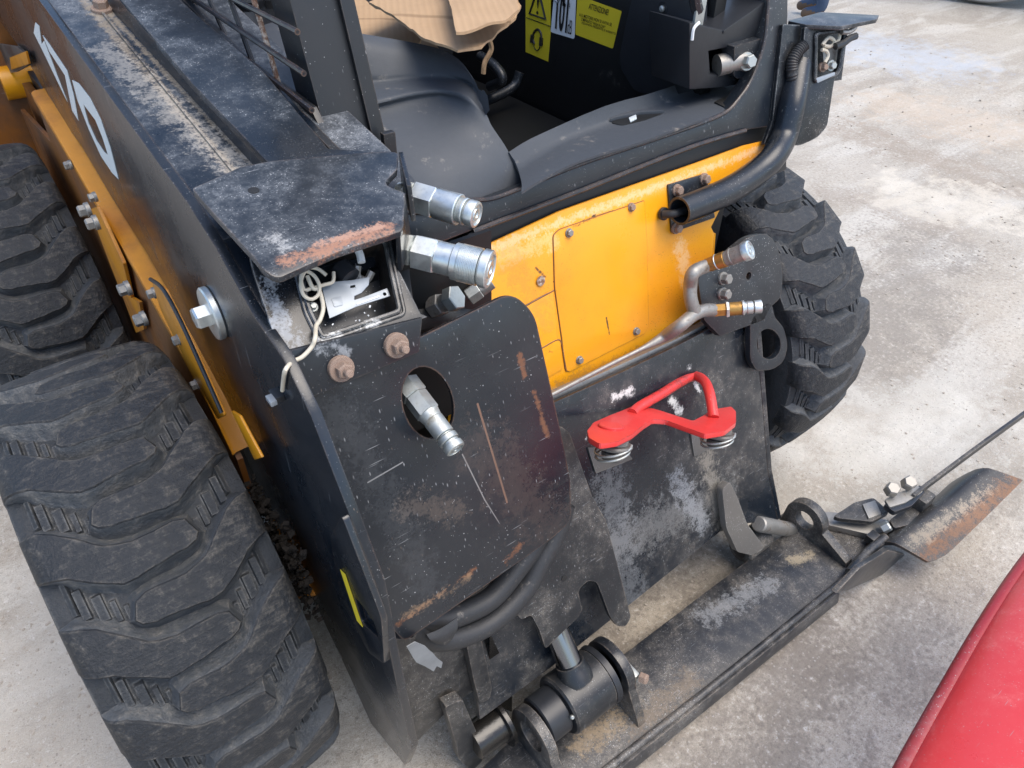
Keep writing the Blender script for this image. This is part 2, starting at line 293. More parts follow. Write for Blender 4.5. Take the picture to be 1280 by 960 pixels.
def plate_bm(pts, th, holes=(), bev=.0012, cut=None, warp=None):
    n = newell(pts); c = sum(pts, V())/len(pts)
    if n.dot(CAM-c) < 0: n = -n
    loops = [list(pts)]+[list(h) for h in holes]; bm = bmesh.new(); es = []
    for lp in loops:
        vs = [bm.verts.new(p) for p in lp]; es += [bm.edges.new((vs[i-1], vs[i])) for i in range(len(vs))]
    bmesh.ops.triangle_fill(bm, use_beauty=True, use_dissolve=False, edges=es, normal=n)
    for f in bm.faces:
        f.normal_update()
        if f.normal.dot(n) < 0: f.normal_flip()
    if cut:
        for (p, d) in cut: bmesh.ops.bisect_plane(bm, geom=bm.verts[:]+bm.edges[:]+bm.faces[:], plane_co=p, plane_no=d)
    r = bmesh.ops.extrude_face_region(bm, geom=bm.faces[:])
    nv = [g for g in r['geom'] if isinstance(g, bmesh.types.BMVert)]
    # new faces are the copy; push the copy back, keep the traced face in front
    for v in nv: v.co -= n*th
    bmesh.ops.recalc_face_normals(bm, faces=bm.faces)
    bevel(bm, bev)
    if warp:
        for v in bm.verts: v.co = warp(v.co)
    return bm
def plate(name, pts, th, mat, parent, holes=(), bev=.0012, smooth=32, **k):
    return finish(name, plate_bm(pts, th, holes, bev, **k), mat, parent, smooth)
def frame(d, up=V((0, 0, 1))):
    d = d.normalized(); a = up-d*d.dot(up)
    if a.length < 1e-3: a = V((1, 0, 0))-d*d.x
    a.normalize(); return d, a, d.cross(a)
def disc(c, n, r, seg=24, a0=0, ratio=1.):
    d, a, b = frame(n); return [c + a*math.cos(a0+2*PI*i/seg)*r*ratio + b*math.sin(a0+2*PI*i/seg)*r for i in range(seg)]
def add_lathe(bm, p0, d, prof, seg=24, a0=0):
    d, a, b = frame(d); rings = []
    for (h, r) in prof:
        rings.append([bm.verts.new(p0+d*h+(a*math.cos(a0+2*PI*i/seg)+b*math.sin(a0+2*PI*i/seg))*max(r, 1e-5)) for i in range(seg)])
    for A, B in zip(rings, rings[1:]):
        for i in range(seg): bm.faces.new((A[i-1], A[i], B[i], B[i-1]))
    bm.faces.new(rings[0]); bm.faces.new(rings[-1])
def lathe(name, p0, d, prof, mat, parent, seg=24, smooth=32, bev=0, a0=0):
    bm = bmesh.new(); add_lathe(bm, p0, d, prof, seg, a0); bmesh.ops.recalc_face_normals(bm, faces=bm.faces); bevel(bm, bev, 25)
    return finish(name, bm, mat, parent, smooth)
def catmull(pts, k=6):
    out = []
    for i in range(len(pts)-1):
        a = pts[max(i-1, 0)]; b = pts[i]; c = pts[i+1]; d = pts[min(i+2, len(pts)-1)]
        for j in range(k):
            t = j/k; out.append(.5*((2*b)+(c-a)*t+(2*a-5*b+4*c-d)*t*t+(3*b-a-3*c+d)*t**3))
    out.append(pts[-1]); return out
def add_tube(bm, pts, r, seg=12, k=6, hollow=0):
    pts = catmull(pts, k) if k > 1 else pts; rings = []; pa = None
    for i, p in enumerate(pts):
        d = (pts[min(i+1, len(pts)-1)]-pts[max(i-1, 0)]).normalized()
        a = pa if pa is not None else (V((0, 0, 1)) if abs(d.z) < .9 else V((1, 0, 0)))
        a = (a-d*a.dot(d)).normalized(); pa = a; b = d.cross(a); rr = r(i/(len(pts)-1)) if callable(r) else r
        rings.append([bm.verts.new(p+(a*math.cos(2*PI*j/seg)+b*math.sin(2*PI*j/seg))*rr) for j in range(seg)])
    for A, B in zip(rings, rings[1:]):
        for j in range(seg): bm.faces.new((A[j-1], A[j], B[j], B[j-1]))
    bm.faces.new(rings[-1])
    if hollow:
        c = pts[0]; d = (pts[1]-pts[0]).normalized()
        inn = [bm.verts.new(c+(v.co-c)*hollow) for v in rings[0]]; dp = [bm.verts.new(v.co+d*.09) for v in inn]
        for A, B in ((rings[0], inn), (inn, dp)):
            for j in range(seg): bm.faces.new((A[j-1], A[j], B[j], B[j-1]))
        bm.faces.new(dp)
    else: bm.faces.new(rings[0])
def tube(name, pts, r, mat, parent, seg=12, k=6, hollow=0):
    bm = bmesh.new(); add_tube(bm, pts, r, seg, k, hollow); bmesh.ops.recalc_face_normals(bm, faces=bm.faces)
    return finish(name, bm, mat, parent, 40)
def add_box(bm, c, ax, ay, az, sx, sy, sz):
    vs = [bm.verts.new(c+ax*i*sx/2+ay*j*sy/2+az*k*sz/2) for i in (-1, 1) for j in (-1, 1) for k in (-1, 1)]
    for f in ((0, 1, 3, 2), (4, 6, 7, 5), (0, 4, 5, 1), (2, 3, 7, 6), (0, 2, 6, 4), (1, 5, 7, 3)): bm.faces.new([vs[i] for i in f])
XA, YA, ZA = V((1, 0, 0)), V((0, 1, 0)), V((0, 0, 1))
def box(name, c, s, mat, parent, ax=XA, ay=YA, az=ZA, bev=.002):
    bm = bmesh.new(); add_box(bm, V(c), ax, ay, az, *s); bmesh.ops.recalc_face_normals(bm, faces=bm.faces); bevel(bm, bev)
    return finish(name, bm, mat, parent)
def sheet(name, grid, th, mat, parent, sub=2, bev=0, drop=None):    # a curved sheet through a grid of points, with thickness downwards
    if sub:
        k = sub+1; grid = [catmull(r, k) for r in grid]; cols = [catmull(list(c), k) for c in zip(*grid)]; grid = [list(r) for r in zip(*cols)]
    if drop: grid = [r+[r[-1]+drop*.2, r[-1]+drop] for r in grid]
    bm = bmesh.new(); vs = [[bm.verts.new(p) for p in row] for row in grid]
    for i in range(len(grid)-1):
        for j in range(len(grid[0])-1): bm.faces.new((vs[i][j], vs[i][j+1], vs[i+1][j+1], vs[i+1][j]))
    bm.normal_update()
    if sum((f.normal.dot(CAM-f.calc_center_median())*f.calc_area() for f in bm.faces)) < 0:
        for f in bm.faces: f.normal_flip()
    bm.normal_update(); bmesh.ops.solidify(bm, geom=bm.faces[:], thickness=th)
    bmesh.ops.recalc_face_normals(bm, faces=bm.faces)
    return finish(name, bm, mat, parent, 50)
_bolt = {}
def bolt(p, n, r, h, mat, parent, washer=1.55, name='bolt', stud=False):
    key = (mat, washer, stud)
    if key not in _bolt:
        bm = bmesh.new()
        if washer: add_lathe(bm, V(), ZA, [(-.2, washer), (.16, washer), (.24, washer*.94)], 20)
        add_lathe(bm, V((0, 0, .2)), ZA, [(0, 1.05), (.6, 1.05), (.72, .86)], 6)
        if stud: add_lathe(bm, V((0, 0, .8)), ZA, [(0, .55), (.6, .55), (.7, .4)], 12)
        bmesh.ops.recalc_face_normals(bm, faces=bm.faces)
        me = bpy.data.meshes.new('bolt'); bm.to_mesh(me); bm.free(); me.materials.append(M[mat])
        me.polygons.foreach_set('use_smooth', [True]*len(me.polygons)); me.set_sharp_from_angle(angle=R(30)); _bolt[key] = me
    o = bpy.data.objects.new(name, _bolt[key]); COL.objects.link(o); o.parent = parent
    q = V(n).to_track_quat('Z', 'Y'); o.matrix_local = Matrix.Translation(p) @ q.to_matrix().to_4x4() @ Matrix.Rotation(random.random(), 4, 'Z') @ Matrix.Diagonal((r, r, h/.8, 1))
    return o
def nrm(pl):
    n = pl[1].normalized(); return n if (CAM-pl[0]).dot(n) > 0 else -n
def text(name, s, pl, u0, v0, u1, v1, size_px, mat, parent, up=None, condense=1., lift=.0012, shear=0., bold=0.):
    # baseline runs from pixel (u0,v0) to (u1,v1) on the plane; the text is fitted to that length
    a, b = at(pl, u0, v0), at(pl, u1, v1); n = nrm(pl); x = (b-a).normalized(); y = n.cross(x)
    cu = bpy.data.curves.new('lettering', 'FONT'); cu.body = s; cu.size = 1; cu.extrude = 0; cu.shear = shear; cu.offset = bold
    tmp = bpy.data.objects.new('lettering', cu); COL.objects.link(tmp); bpy.context.view_layer.update()
    me = bpy.data.meshes.new_from_object(tmp.evaluated_get(bpy.context.evaluated_depsgraph_get())); bpy.data.objects.remove(tmp)
    xs = [v.co.x for v in me.vertices]; ys = [v.co.y for v in me.vertices]; wdt = max(xs)-min(xs); h = max(ys)-min(ys)
    kx = (b-a).length/wdt; ky = size_px/h
    for v in me.vertices: v.co = a + x*((v.co.x-min(xs))*kx) + y*((v.co.y-min(ys))*ky) + n*lift
    me.materials.clear(); me.materials.append(M[mat]); me.name = name
    o = bpy.data.objects.new(name, me); COL.objects.link(o); o.parent = parent; return o

# ------------------------------------------------------------------ the setting: concrete yard
def concrete():
    g = N('yard_concrete'); c = g.co
    n0 = g.noise(.35, 6, .6); n1 = g.noise(1.7, 8, .62, dist=.6); n2 = g.noise(9, 8, .68); n3 = g.noise(70, 6, .7); n4 = g.noise(400, 3, .6)
    st = g.noise(1, 6, .6, g.map(scale=(1.2, 5, 1), rot=(0, 0, .55)), .4)
    col = g.mix(g.ramp(n1, .35, .68), (.41, .375, .32), (.315, .283, .236))
    col = g.mix(g.ramp(st, .47, .62, 0, .7), col, (.50, .475, .425))
    col = g.mix(g.ramp(g.math('ADD', g.math('MULTIPLY', n2, .6), g.math('MULTIPLY', n1, .4)), .52, .66, 0, .45), col, (.27, .24, .205))
    col = g.mix(g.ramp(n0, .50, .66, 0, .5), col, (.43, .37, .29))
    col = g.mix(g.ramp(n3, .50, .72, 0, .75), col, (.19, .17, .145)); col = g.mix(g.ramp(n3, .46, .25, 0, .75), col, (.66, .63, .59))
    col = g.mix(g.ramp(n4, .55, .72, 0, .75), col, (.14, .125, .105)); col = g.mix(g.ramp(n4, .44, .28, 0, .6), col, (.62, .59, .55))
    nz = g.noise(6, 7, .7); g.gr = n2; g.gr2 = n3
    G0 = pz(0)
    # oil, mud and damp patches with their own outline, and tyre-smeared sand; three dark brown ones around the coupler plate are loader shade painted over dirt
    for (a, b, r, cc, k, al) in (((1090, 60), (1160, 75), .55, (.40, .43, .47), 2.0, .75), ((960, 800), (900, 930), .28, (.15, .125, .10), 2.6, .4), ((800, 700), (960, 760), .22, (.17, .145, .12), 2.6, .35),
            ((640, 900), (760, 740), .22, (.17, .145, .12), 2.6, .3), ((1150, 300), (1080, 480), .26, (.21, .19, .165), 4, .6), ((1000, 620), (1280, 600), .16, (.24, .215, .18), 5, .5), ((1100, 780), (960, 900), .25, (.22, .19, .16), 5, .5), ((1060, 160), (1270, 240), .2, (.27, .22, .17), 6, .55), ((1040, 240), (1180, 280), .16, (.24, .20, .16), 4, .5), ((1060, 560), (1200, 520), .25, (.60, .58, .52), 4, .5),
            ((1120, 130), (1240, 160), .4, (.50, .40, .30), 4, .45), ((1150, 245), (1230, 260), .3, (.62, .57, .48), 5, .6), ((40, 850), (100, 950), .3, (.46, .42, .36), 4, .6)):
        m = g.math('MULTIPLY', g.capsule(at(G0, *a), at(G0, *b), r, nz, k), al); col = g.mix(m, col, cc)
    sp = g.n('TexVoronoi'); g.set(sp.inputs['Vector'], c); sp.inputs['Scale'].default_value = 150
    dk = g.math('MULTIPLY', g.ramp(sp.outputs['Distance'], .35, .2), g.ramp(g.vm('DOT_PRODUCT', sp.outputs['Color'], (1, 0, 0)), .72, .76))
    col = g.mix(g.math('MULTIPLY', dk, g.ramp(n2, .4, .6, .1, .6)), col, (.16, .14, .12))
    lt = g.math('MULTIPLY', g.ramp(sp.outputs['Distance'], .4, .25), g.ramp(g.vm('DOT_PRODUCT', sp.outputs['Color'], (0, 1, 0)), .80, .84))
    col = g.mix(g.math('MULTIPLY', lt, g.ramp(n2, .45, .65, 0, .5)), col, (.58, .56, .53))
    h = g.math('ADD', g.math('MULTIPLY', n2, .8), g.math('ADD', g.math('MULTIPLY', n3, .35), g.math('MULTIPLY', n4, .12)))
    h = g.math('ADD', h, g.math('MULTIPLY', n1, 1.5))
    g.bump(h, .75, .012)
    return g.fin(col, g.ramp(n1, .3, .7, .62, .88), 0, .35)
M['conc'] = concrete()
bm = bmesh.new(); bmesh.ops.create_grid(bm, x_segments=60, y_segments=60, size=1)
for v in bm.verts:
    x = 90*abs(v.co.x)**2.4*(1 if v.co.x > 0 else -1); y = 90*abs(v.co.y)**2.4*(1 if v.co.y > 0 else -1)
    v.co = V((x+1.5, y+1, 0)); d = math.hypot(x, y)
    v.co.z = (noise.noise(V((x*.6, y*.6, 0)))*.012 if 1.5 < d < 20 else 0)
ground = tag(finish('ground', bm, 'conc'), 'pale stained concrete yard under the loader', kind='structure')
M['peb'] = plain('pebble', (.36, .32, .27), .9, .75, 7, .3)
bm = bmesh.new()
def pebble(c, s):
    q = Matrix.Rotation(random.random()*6, 3, 'Z'); vs = []
    for k, (zz, rr, n) in enumerate(((-.2, .8, 5), (.35, .75, 5))):
        vs.append([bm.verts.new(c+q @ V((math.cos(2*PI*(i+.3*k)/n)*rr*s*random.uniform(.7, 1.2), math.sin(2*PI*(i+.3*k)/n)*rr*s*random.uniform(.6, 1.), zz*s))) for i in range(n)])
    for i in range(5): bm.faces.new((vs[0][i-1], vs[0][i], vs[1][i], vs[1][i-1]))
    bm.faces.new(vs[1])
n = 0
while n < 6500:
    u, v = random.uniform(0, 1290), random.uniform(-10, 970)
    p = at(pz(0), u, v)
    dens = noise.noise(p*1.3)*.5+.5
    if random.random() > .15+.9*dens**2: continue
    dist = (p-CAM).length
    pebble(V((p.x, p.y, 0)), random.choice((.0012, .0015, .002, .002, .003, .004, .007))*(.5+.3*dist*.5)); n += 1
tag(finish('gravel', bm, 'peb', smooth=20), 'loose grit and small stones scattered on the concrete', kind='stuff')

# ------------------------------------------------------------------ the loader
LD = tag(empty('skid_steer_loader', (0, 0, 0)), 'yellow and black skid steer loader with 170 on its boom and a lowered coupler plate', 'loader')

# ---- wheels
RT, HWT, LH = .412, .142, .027
def prof(t):                    # point and normal of the outer tread envelope at arc length t from the crown
    s = 1 if t >= 0 else -1; t = abs(t); c0, rr = .100, .040
    if t <= c0: x = t; r = RT-.007*(t/c0)**2; nx, nr = .14*t/c0, 1
    else:
        ph = min((t-c0)/rr, 1.32); x = c0+rr*math.sin(ph); r = RT-.007-rr+rr*math.cos(ph); nx, nr = math.sin(ph), math.cos(ph)
        ex = t-c0-1.32*rr
        if ex > 0: x += ex*math.cos(1.32)*.6; r -= ex*math.sin(1.32)
    l = math.hypot(nx, nr); return s*x, r, s*nx/l, nr/l
NL = 19; PITCH = 2*PI*RT/NL
def tmap(t, c, h):              # c along the circumference, h: 0 groove floor .. LH lug top
    x, r, nx, nr = prof(t); k = LH-h; x -= nx*k; r -= nr*k; a = c/RT
    return V((x, -r*math.cos(a), r*math.sin(a)))
def lug_bm(side, seed):
    rnd = random.Random(seed); p = PITCH
    # outline in (t, c); shoulder end swept back along the rotation
    o = [(.166, .21), (.150, .20), (.118, .14), (.100, .08), (.060, -.13), (.048, -.175), (.032, -.18), (-.034, -.125), (-.048, -.09), (-.053, -.04), (-.045, .115), (-.032, .15), (.020, .14), (.040, .18), (.052, .22), (.098, .54), (.114, .61), (.150, .67), (.166, .685)]
    o = [(a, (b-.0)*p) for a, b in o]
    pts = [V((side*a, b, 0)) for a, b in o]; dense = []
    for a, b in zip(pts, pts[1:]+pts[:1]):
        m = max(1, int((b-a).length/.012))
        dense += [a.lerp(b, i/m) for i in range(m)]
    dense = [q+V((0, noise.noise(q*40+V((seed*3.1, 0, 0)))*.0022, 0))+V((noise.noise(q*40+V((0, seed*5.1, 7)))*.0018, 0, 0)) for q in dense]
    bm = bmesh.new(); f = bm.faces.new([bm.verts.new(q) for q in dense]); f.normal_update()
    if f.normal.z < 0: f.normal_flip()
    for tt in (.03, .06, .09, .105, .118, .13, .142, .155, .17): bmesh.ops.bisect_plane(bm, geom=bm.verts[:]+bm.edges[:]+bm.faces[:], plane_co=V((side*tt, 0, 0)), plane_no=XA)
    for tt in (-.03, 0): bmesh.ops.bisect_plane(bm, geom=bm.verts[:]+bm.edges[:]+bm.faces[:], plane_co=V((side*tt, 0, 0)), plane_no=XA)
    bmesh.ops.triangulate(bm, faces=[f for f in bm.faces if len(f.verts) > 8])
    bd = [e for e in bm.edges if len(e.link_faces) == 1]
    # outward normals of the outline
    nb = {}
    for e in bd:
        f = e.link_faces[0]; a, b = e.verts; d = (b.co-a.co); nn = V((d.y, -d.x, 0))
        if nn.length > 0:
            nn.normalize()
            if nn.dot(e.verts[0].co-f.calc_center_median()) < 0: nn = -nn
            for v in e.verts: nb[v] = nb.get(v, V())+nn
    nb = {v: n.normalized() for v, n in nb.items()}
    tops = list(nb)
    def ring(push, h): return {v: bm.verts.new(V((v.co.x+nb[v].x*push, v.co.y+nb[v].y*push, h))) for v in tops}
    rs = [ring(.0022, LH-.0022), ring(.0052, LH*.55), ring(.0095, LH*.2), ring(.016, -.002)]
    for v in bm.verts:
        if v in nb: pass
    for v in list(bm.verts):
        if v.co.z == 0 and v not in [x for r in rs for x in r.values()]: v.co.z = LH
    for e in bd:
        a, b = e.verts; prev = (a, b)
        for r in rs:
            fw_ = bm.faces.new((prev[0], prev[1], r[b], r[a])); fw_.material_index = 0 if prev[0] is a else 1; prev = (r[a], r[b])
    for v in bm.verts:
        wv = noise.noise(V((v.co.x*30, v.co.y*30, seed)))*.0012
        e_ = max(0, min(1, (abs(v.co.x)-.132)/.034)); v.co = tmap(v.co.x, v.co.y, (v.co.z+wv)*(1-e_)+(min(v.co.z, LH*.86))*e_)
    bmesh.ops.recalc_face_normals(bm, faces=bm.faces)
    return bm
lug_me = []
for side in (-1, 1):
    for sd_ in range(3):
        o = finish('lug', lug_bm(side, sd_+1), 'rub', smooth=38); o.data.materials.append(M['rubw']); lug_me.append(o.data); bpy.data.objects.remove(o)
def tyre_bm():
    bm = bmesh.new(); seg = 96
    ts = [-.19, -.17, -.156, -.15, -.14, -.126, -.112, -.1, -.06, 0, .06, .1, .112, .126, .14, .15, .156, .17, .19]
    hh = lambda t: LH*.85*max(0, min(1, (abs(t)-.130)/.026))**1.5
    ring = [(-.085, .205), (-.1, .222), (-.128, .26), (-.14, .30)]
    pf = ring+[(tmap(t, 0, hh(t)).x, -tmap(t, 0, hh(t)).y) for t in ts]+[(-x, r) for x, r in ring[::-1]]
    rows = [[bm.verts.new(V((x, -r*math.cos(2*PI*i/seg), r*math.sin(2*PI*i/seg)))) for i in range(seg)] for x, r in pf]
    for A, B in zip(rows, rows[1:]):
        for i in range(seg): bm.faces.new((A[i-1], A[i], B[i], B[i-1]))
    # wear bars moulded in the shoulder gaps
    for k in range(NL):
        for side in (-1, 1):
            c0 = (k+(.0 if side < 0 else .5))*PITCH
            for j, (t, w, hh) in enumerate(((.060, .0035, .0045), (.072, .004, .0055), (.087, .007, .006), (.106, .008, .007), (.128, .010, .007))):
                cm = c0+PITCH*min(.92, .54+(t-.06)*6.0); L = .014+.016*(j/4)
                q = []
                for h in (-.003, hh):
                    k2 = 1. if h < 0 else .8
                    q.append([bm.verts.new(tmap(side*(t+a*w*k2), cm+b*L*k2, h)) for a, b in ((-1, -1), (1, -1), (1, 1), (-1, 1))])
                bm.faces.new(q[1])
                for i in range(4): bm.faces.new((q[0][i-1], q[0][i], q[1][i], q[1][i-1]))
    bmesh.ops.recalc_face_normals(bm, faces=bm.faces); return bm
def rim_bm():
    bm = bmesh.new(); add_lathe(bm, V((0, 0, 0)), XA, [(-.10, .215), (-.095, .20), (-.06, .185), (.03, .18), (.03, .09), (.05, .08), (.05, .04)], 40)
    bmesh.ops.recalc_face_normals(bm, faces=bm.faces); return bm
def wheel(loc, phase, first=None):
    if first is None:
        r = finish('wheel', rim_bm(), 'yel_d', LD, loc=loc); t = finish('tyre', tyre_bm(), 'rubg', r, 40)
    else:
        r = first.copy(); COL.objects.link(r); r.location = loc
        for ch in first.children:
            if ch.name.startswith('tyre'): t = ch.copy(); COL.objects.link(t); t.parent = r
    t.rotation_euler.x = phase
    for k in range(NL):
        for side in (-1, 1):
            o = bpy.data.objects.new('lug', lug_me[(0 if side < 0 else 3)+(k*7+side) % 3]); COL.objects.link(o); o.parent = r
            o.rotation_euler.x = -(2*PI*(k+(.0 if side < 0 else .5))/NL)+phase
    return r
XW = .709
W0 = wheel(V((-XW, 0, .402)), R(3.0)); W0['label'] = 'worn front tyre beside the boom'
W1 = wheel(V((-XW, 1.036, .402)), R(8), W0); W1['label'] = 'dusty rear tyre behind the front one'
W2 = wheel(V((XW, 0, .402)), R(-4), W0); W2['label'] = 'front tyre beyond the red lever'

# ---- boom
def bmsheet(name, prof_yz, x0, x1, th, mat, parent):   # a folded plate: profile in y,z swept from x0 to x1
    g = [[V((x, y, z)) for (y, z) in prof_yz] for x in (x0, x1)]
    bm = bmesh.new(); vs = [[bm.verts.new(p) for p in row] for row in g]
    for j in range(len(prof_yz)-1): bm.faces.new((vs[0][j], vs[0][j+1], vs[1][j+1], vs[1][j]))
    bm.normal_update(); bmesh.ops.recalc_face_normals(bm, faces=bm.faces)
    if bm.faces[0].normal.dot(CAM-bm.faces[0].calc_center_median()) < 0:
        for f in bm.faces: f.normal_flip()
    bmesh.ops.solidify(bm, geom=bm.faces[:], thickness=th); bmesh.ops.recalc_face_normals(bm, faces=bm.faces); bevel(bm, .001, 60)
    return finish(name, bm, mat, parent, 40)
low = P(S, 330, 620, 265, 480, 225, 390, 185, 319, 141, 249, 101, 181, 67, 138, 54, 111)
side = [V((-.52, 1.5, 1.3725)), V((-.52, .3, 1.1733))] + P(S, 235, 255, 270, 311, 317, 395, 354, 449, 388, 519, 435, 640, 470, 733) + P(S, 491, 835, 514, 936, 506, 957, 464, 905, 430, 830) + low + [V((-.52, 1.10, 1.0)), V((-.52, 1.5, 1.02))]
BOOM = plate('boom', side, .013, 'boom_side', LD, bev=.002)
cheek = fillet(P(S, 420, 668, 435, 640, 484, 768, 487, 826, 467, 812, 432, 742), .01)
sl = fillet(P(off(S, .004), 446, 742, 470, 772, 478, 797, 455, 776), .012)
plate('boom_cheek', [p+V((-.008, 0, 0)) for p in cheek], .008, 'boom_side', BOOM, holes=[[V((-.528, p.y, p.z)) for p in sl]])
plate('warning_strip', P(off(S, .0095), 425, 712, 431, 718, 453, 784, 446, 776), .0008, 'ystick', BOOM, bev=0)
for dg in (((44, 28), (49, 33), (52, 55), (55, 51), (84, 127), (79, 117), (53, 63), (42, 41)),
           ((53, 44), (60, 53), (84, 89), (92, 118), (98, 151), (90, 138), (81, 94), (62, 65))):
    plate('number_decal', P(off(S, .0008), *sum(dg, ())), .0006, 'decal', BOOM, bev=0)
o0 = P(off(S, .0008), 90, 100, 98, 104, 112, 122, 126, 150, 138, 185, 148, 224, 140, 216, 126, 195, 111, 162, 97, 126)
i0 = P(off(S, .0008), 104, 130, 107, 134, 119, 150, 128, 172, 135, 194, 130, 190, 120, 175, 111, 155)
plate('number_decal', o0, .0006, 'decal', BOOM, holes=[i0], bev=0)
# top plates
prof_low = [(1.5, 1.3715), (.3, 1.1723), (-.10, 1.1055), (-.17, 1.082)]
bmsheet('boom_nose_strip', [(-.165, 1.084), (-.20, 1.066), (-.262, 1.034), (-.320, 1.004)], -.5075, -.470, .01, 'boom_side', BOOM)
bmsheet('boom_top_plate', prof_low, -.5072, -.24, .01, 'boom_top', BOOM)
prof_up = [(1.5, 1.4075), (.2, 1.1917), (-.06, 1.1485)]
wx = at(T2, 240, 104).x
plate('boom_step_wall', [V((at(T, 128, 0).x+.0, 1.5, 1.36)), V((at(T, 128, 0).x, .5, 1.20)), V((at(T, 318, 206).x, -.09, 1.10)), V((at(T, 318, 206).x+.002, -.09, 1.142)), V((at(T2, 240, 104).x, .3, 1.205)), V((at(T2, 152, 0).x, .5, 1.239)), V((at(T2, 152, 0).x, 1.5, 1.405))], .01, 'boom_side', BOOM, bev=0)
up = [at(T2, 152, 0)+V((0, 1.0, .166)), at(T2, 152, 0)] + P(T2, 240, 104, 335, 203, 360, 200, 478, 190, 410, 185, 330, 90, 225, 0) + [at(T2, 225, 0)+V((0, 1.0, .166))]
plate('boom_upper_plate', up, .012, 'boom_up', BOOM, bev=.002)
plate('boom_inner_side', [V((-.315, 1.4, 1.36)), V((-.315, -.1, 1.11)), V((-.315, -.2, .75)), V((-.315, .3, .85)), V((-.315, 1.4, 1.1))], .012, 'blk', BOOM, bev=0)
bmsheet('weld_bead', [(1.5, 1.3755), (.3, 1.1763), (-.09, 1.1105)], at(T, 290, 214).x-.001, at(T, 290, 214).x+.003, .004, 'boom_top', BOOM)
bolt(at(T, 128, 12), nrm(T), .011, .014, 'rust', BOOM)
# cap over the lamp housing
capo = P(T2, 240, 236, 300, 209, 335, 202, 478, 189.5, 498, 190, 496, 212, 478, 231, 506, 241, 504, 283, 500, 287, 420, 313, 345, 343, 330, 338, 318, 322, 270, 270)
capo = fillet(capo, [.004, 0, 0, 0, .012, .0, .018, .006, .006, .0, 0, .018, .006, .006, 0], 3)
cb = at(T2, 335, 333); ce = at(T2, 503, 279); cdir = (ce-cb).normalized(); cn = cdir.cross(V((0, .166, 1)).normalized())
if cn.y > 0: cn = -cn
def capwarp(p):
    d = (p-cb).dot(cn)
    if d > 0: p = p-V((0, 0, 1))*min(.012, d*d*14+d*.15)
    e = (at(T2, 300, 285).x-p.x)
    return p
CAPO = plate('lamp_cap', capo, .009, 'cap', BOOM, bev=.0022, cut=[(cb+cn*.001, cn), (cb+cn*.012, cn), (cb+cn*.022, cn)], warp=capwarp)
lathe('cap_hole', at(T2, 317, 238)+V((0, 0, -.001)), V((0, -.166, 1)), [(-.004, .0065), (.0016, .0065), (.0017, .005)], 'ink', CAPO, 16)
lf = P(T2, 496, 212, 498, 190); plate('cap_side_lip', [lf[1], V((lf[1].x, lf[1].y, lf[1].z-.05)), V((lf[0].x-.01, lf[0].y-.045, lf[0].z-.05)), V((lf[0].x-.01, lf[0].y-.04, lf[0].z-.004))], .006, 'boom_side', CAPO, bev=.001)
sl2 = P(T2, 506, 241, 504, 283); plate('cap_side_lip', [sl2[0]+V((.001, 0, 0)), sl2[1]+V((.001, .01, -.008)), sl2[1]+V((.004, .02, -.07)), sl2[0]+V((.004, 0, -.07))], .006, 'boom_side', CAPO, bev=.001)
# lamp housing under the cap
FL = off(D, .007); HB = (V((0, -.331, .997)), V((0, -.65, .76)))
fr = P(HB, 312, 322, 318, 345, 350, 442, 356, 460, 535, 396, 526, 392, 495, 330, 500, 270)
hole = fillet(P(HB, 374, 330, 387, 385, 404, 420, 497, 388, 484, 330, 479, 302, 374, 318), .006)
HOUS = plate('lamp_housing', fr, .008, 'box', BOOM, holes=[hole])
HI = off(HB, -.045)
plate('housing_back', P(HI, 350, 270, 365, 440, 520, 400, 500, 250), .004, 'blk', HOUS)
bm = bmesh.new()
hb = hole; hc = sum(hb, V())/len(hb); nn = nrm(HB)
vs = [[bm.verts.new(p-nn*d) for p in hb] for d in (.004, .047)]
for i in range(len(hb)): bm.faces.new((vs[0][i-1], vs[0][i], vs[1][i], vs[1][i-1]))
bmesh.ops.solidify(bm, geom=bm.faces[:], thickness=.002); finish('housing_wall', bm, 'blk', HOUS)
tube('housing_gasket', [hc+(p-hc)*1.04+nn*.002 for p in hb+hb[:1]], .0032, 'box', HOUS, 8, 1)
tube('housing_gasket', [hc+(p-hc)*1.14+nn*.0005 for p in hb+hb[:1]], .0026, 'box', HOUS, 8, 1)
AL = off(HB, -.008)
al = P(AL, 402, 358, 418, 352, 440, 350, 462, 346, 461, 356, 452, 366, 443, 370, 443, 375, 455, 371, 484, 360, 488, 370, 446, 383, 412, 398)
AP = plate('socket_plate', al, .0015, 'alu', HOUS, bev=.0004, holes=[disc(at(AL, 481, 367.5), nn, .0022, 10), P(AL, 438, 357, 444, 356, 444, 359, 438, 360)])
plate('socket_stamp', fillet(P(off(AL, .001), 414, 373, 427, 370, 429, 381, 418, 384), .002), .001, 'alu', AP, bev=.0004)
plate('socket_stamp', fillet(P(off(AL, .0012), 446, 379, 474, 369, 474.5, 371, 446, 381), .0008), .001, 'white', AP, bev=.0003)
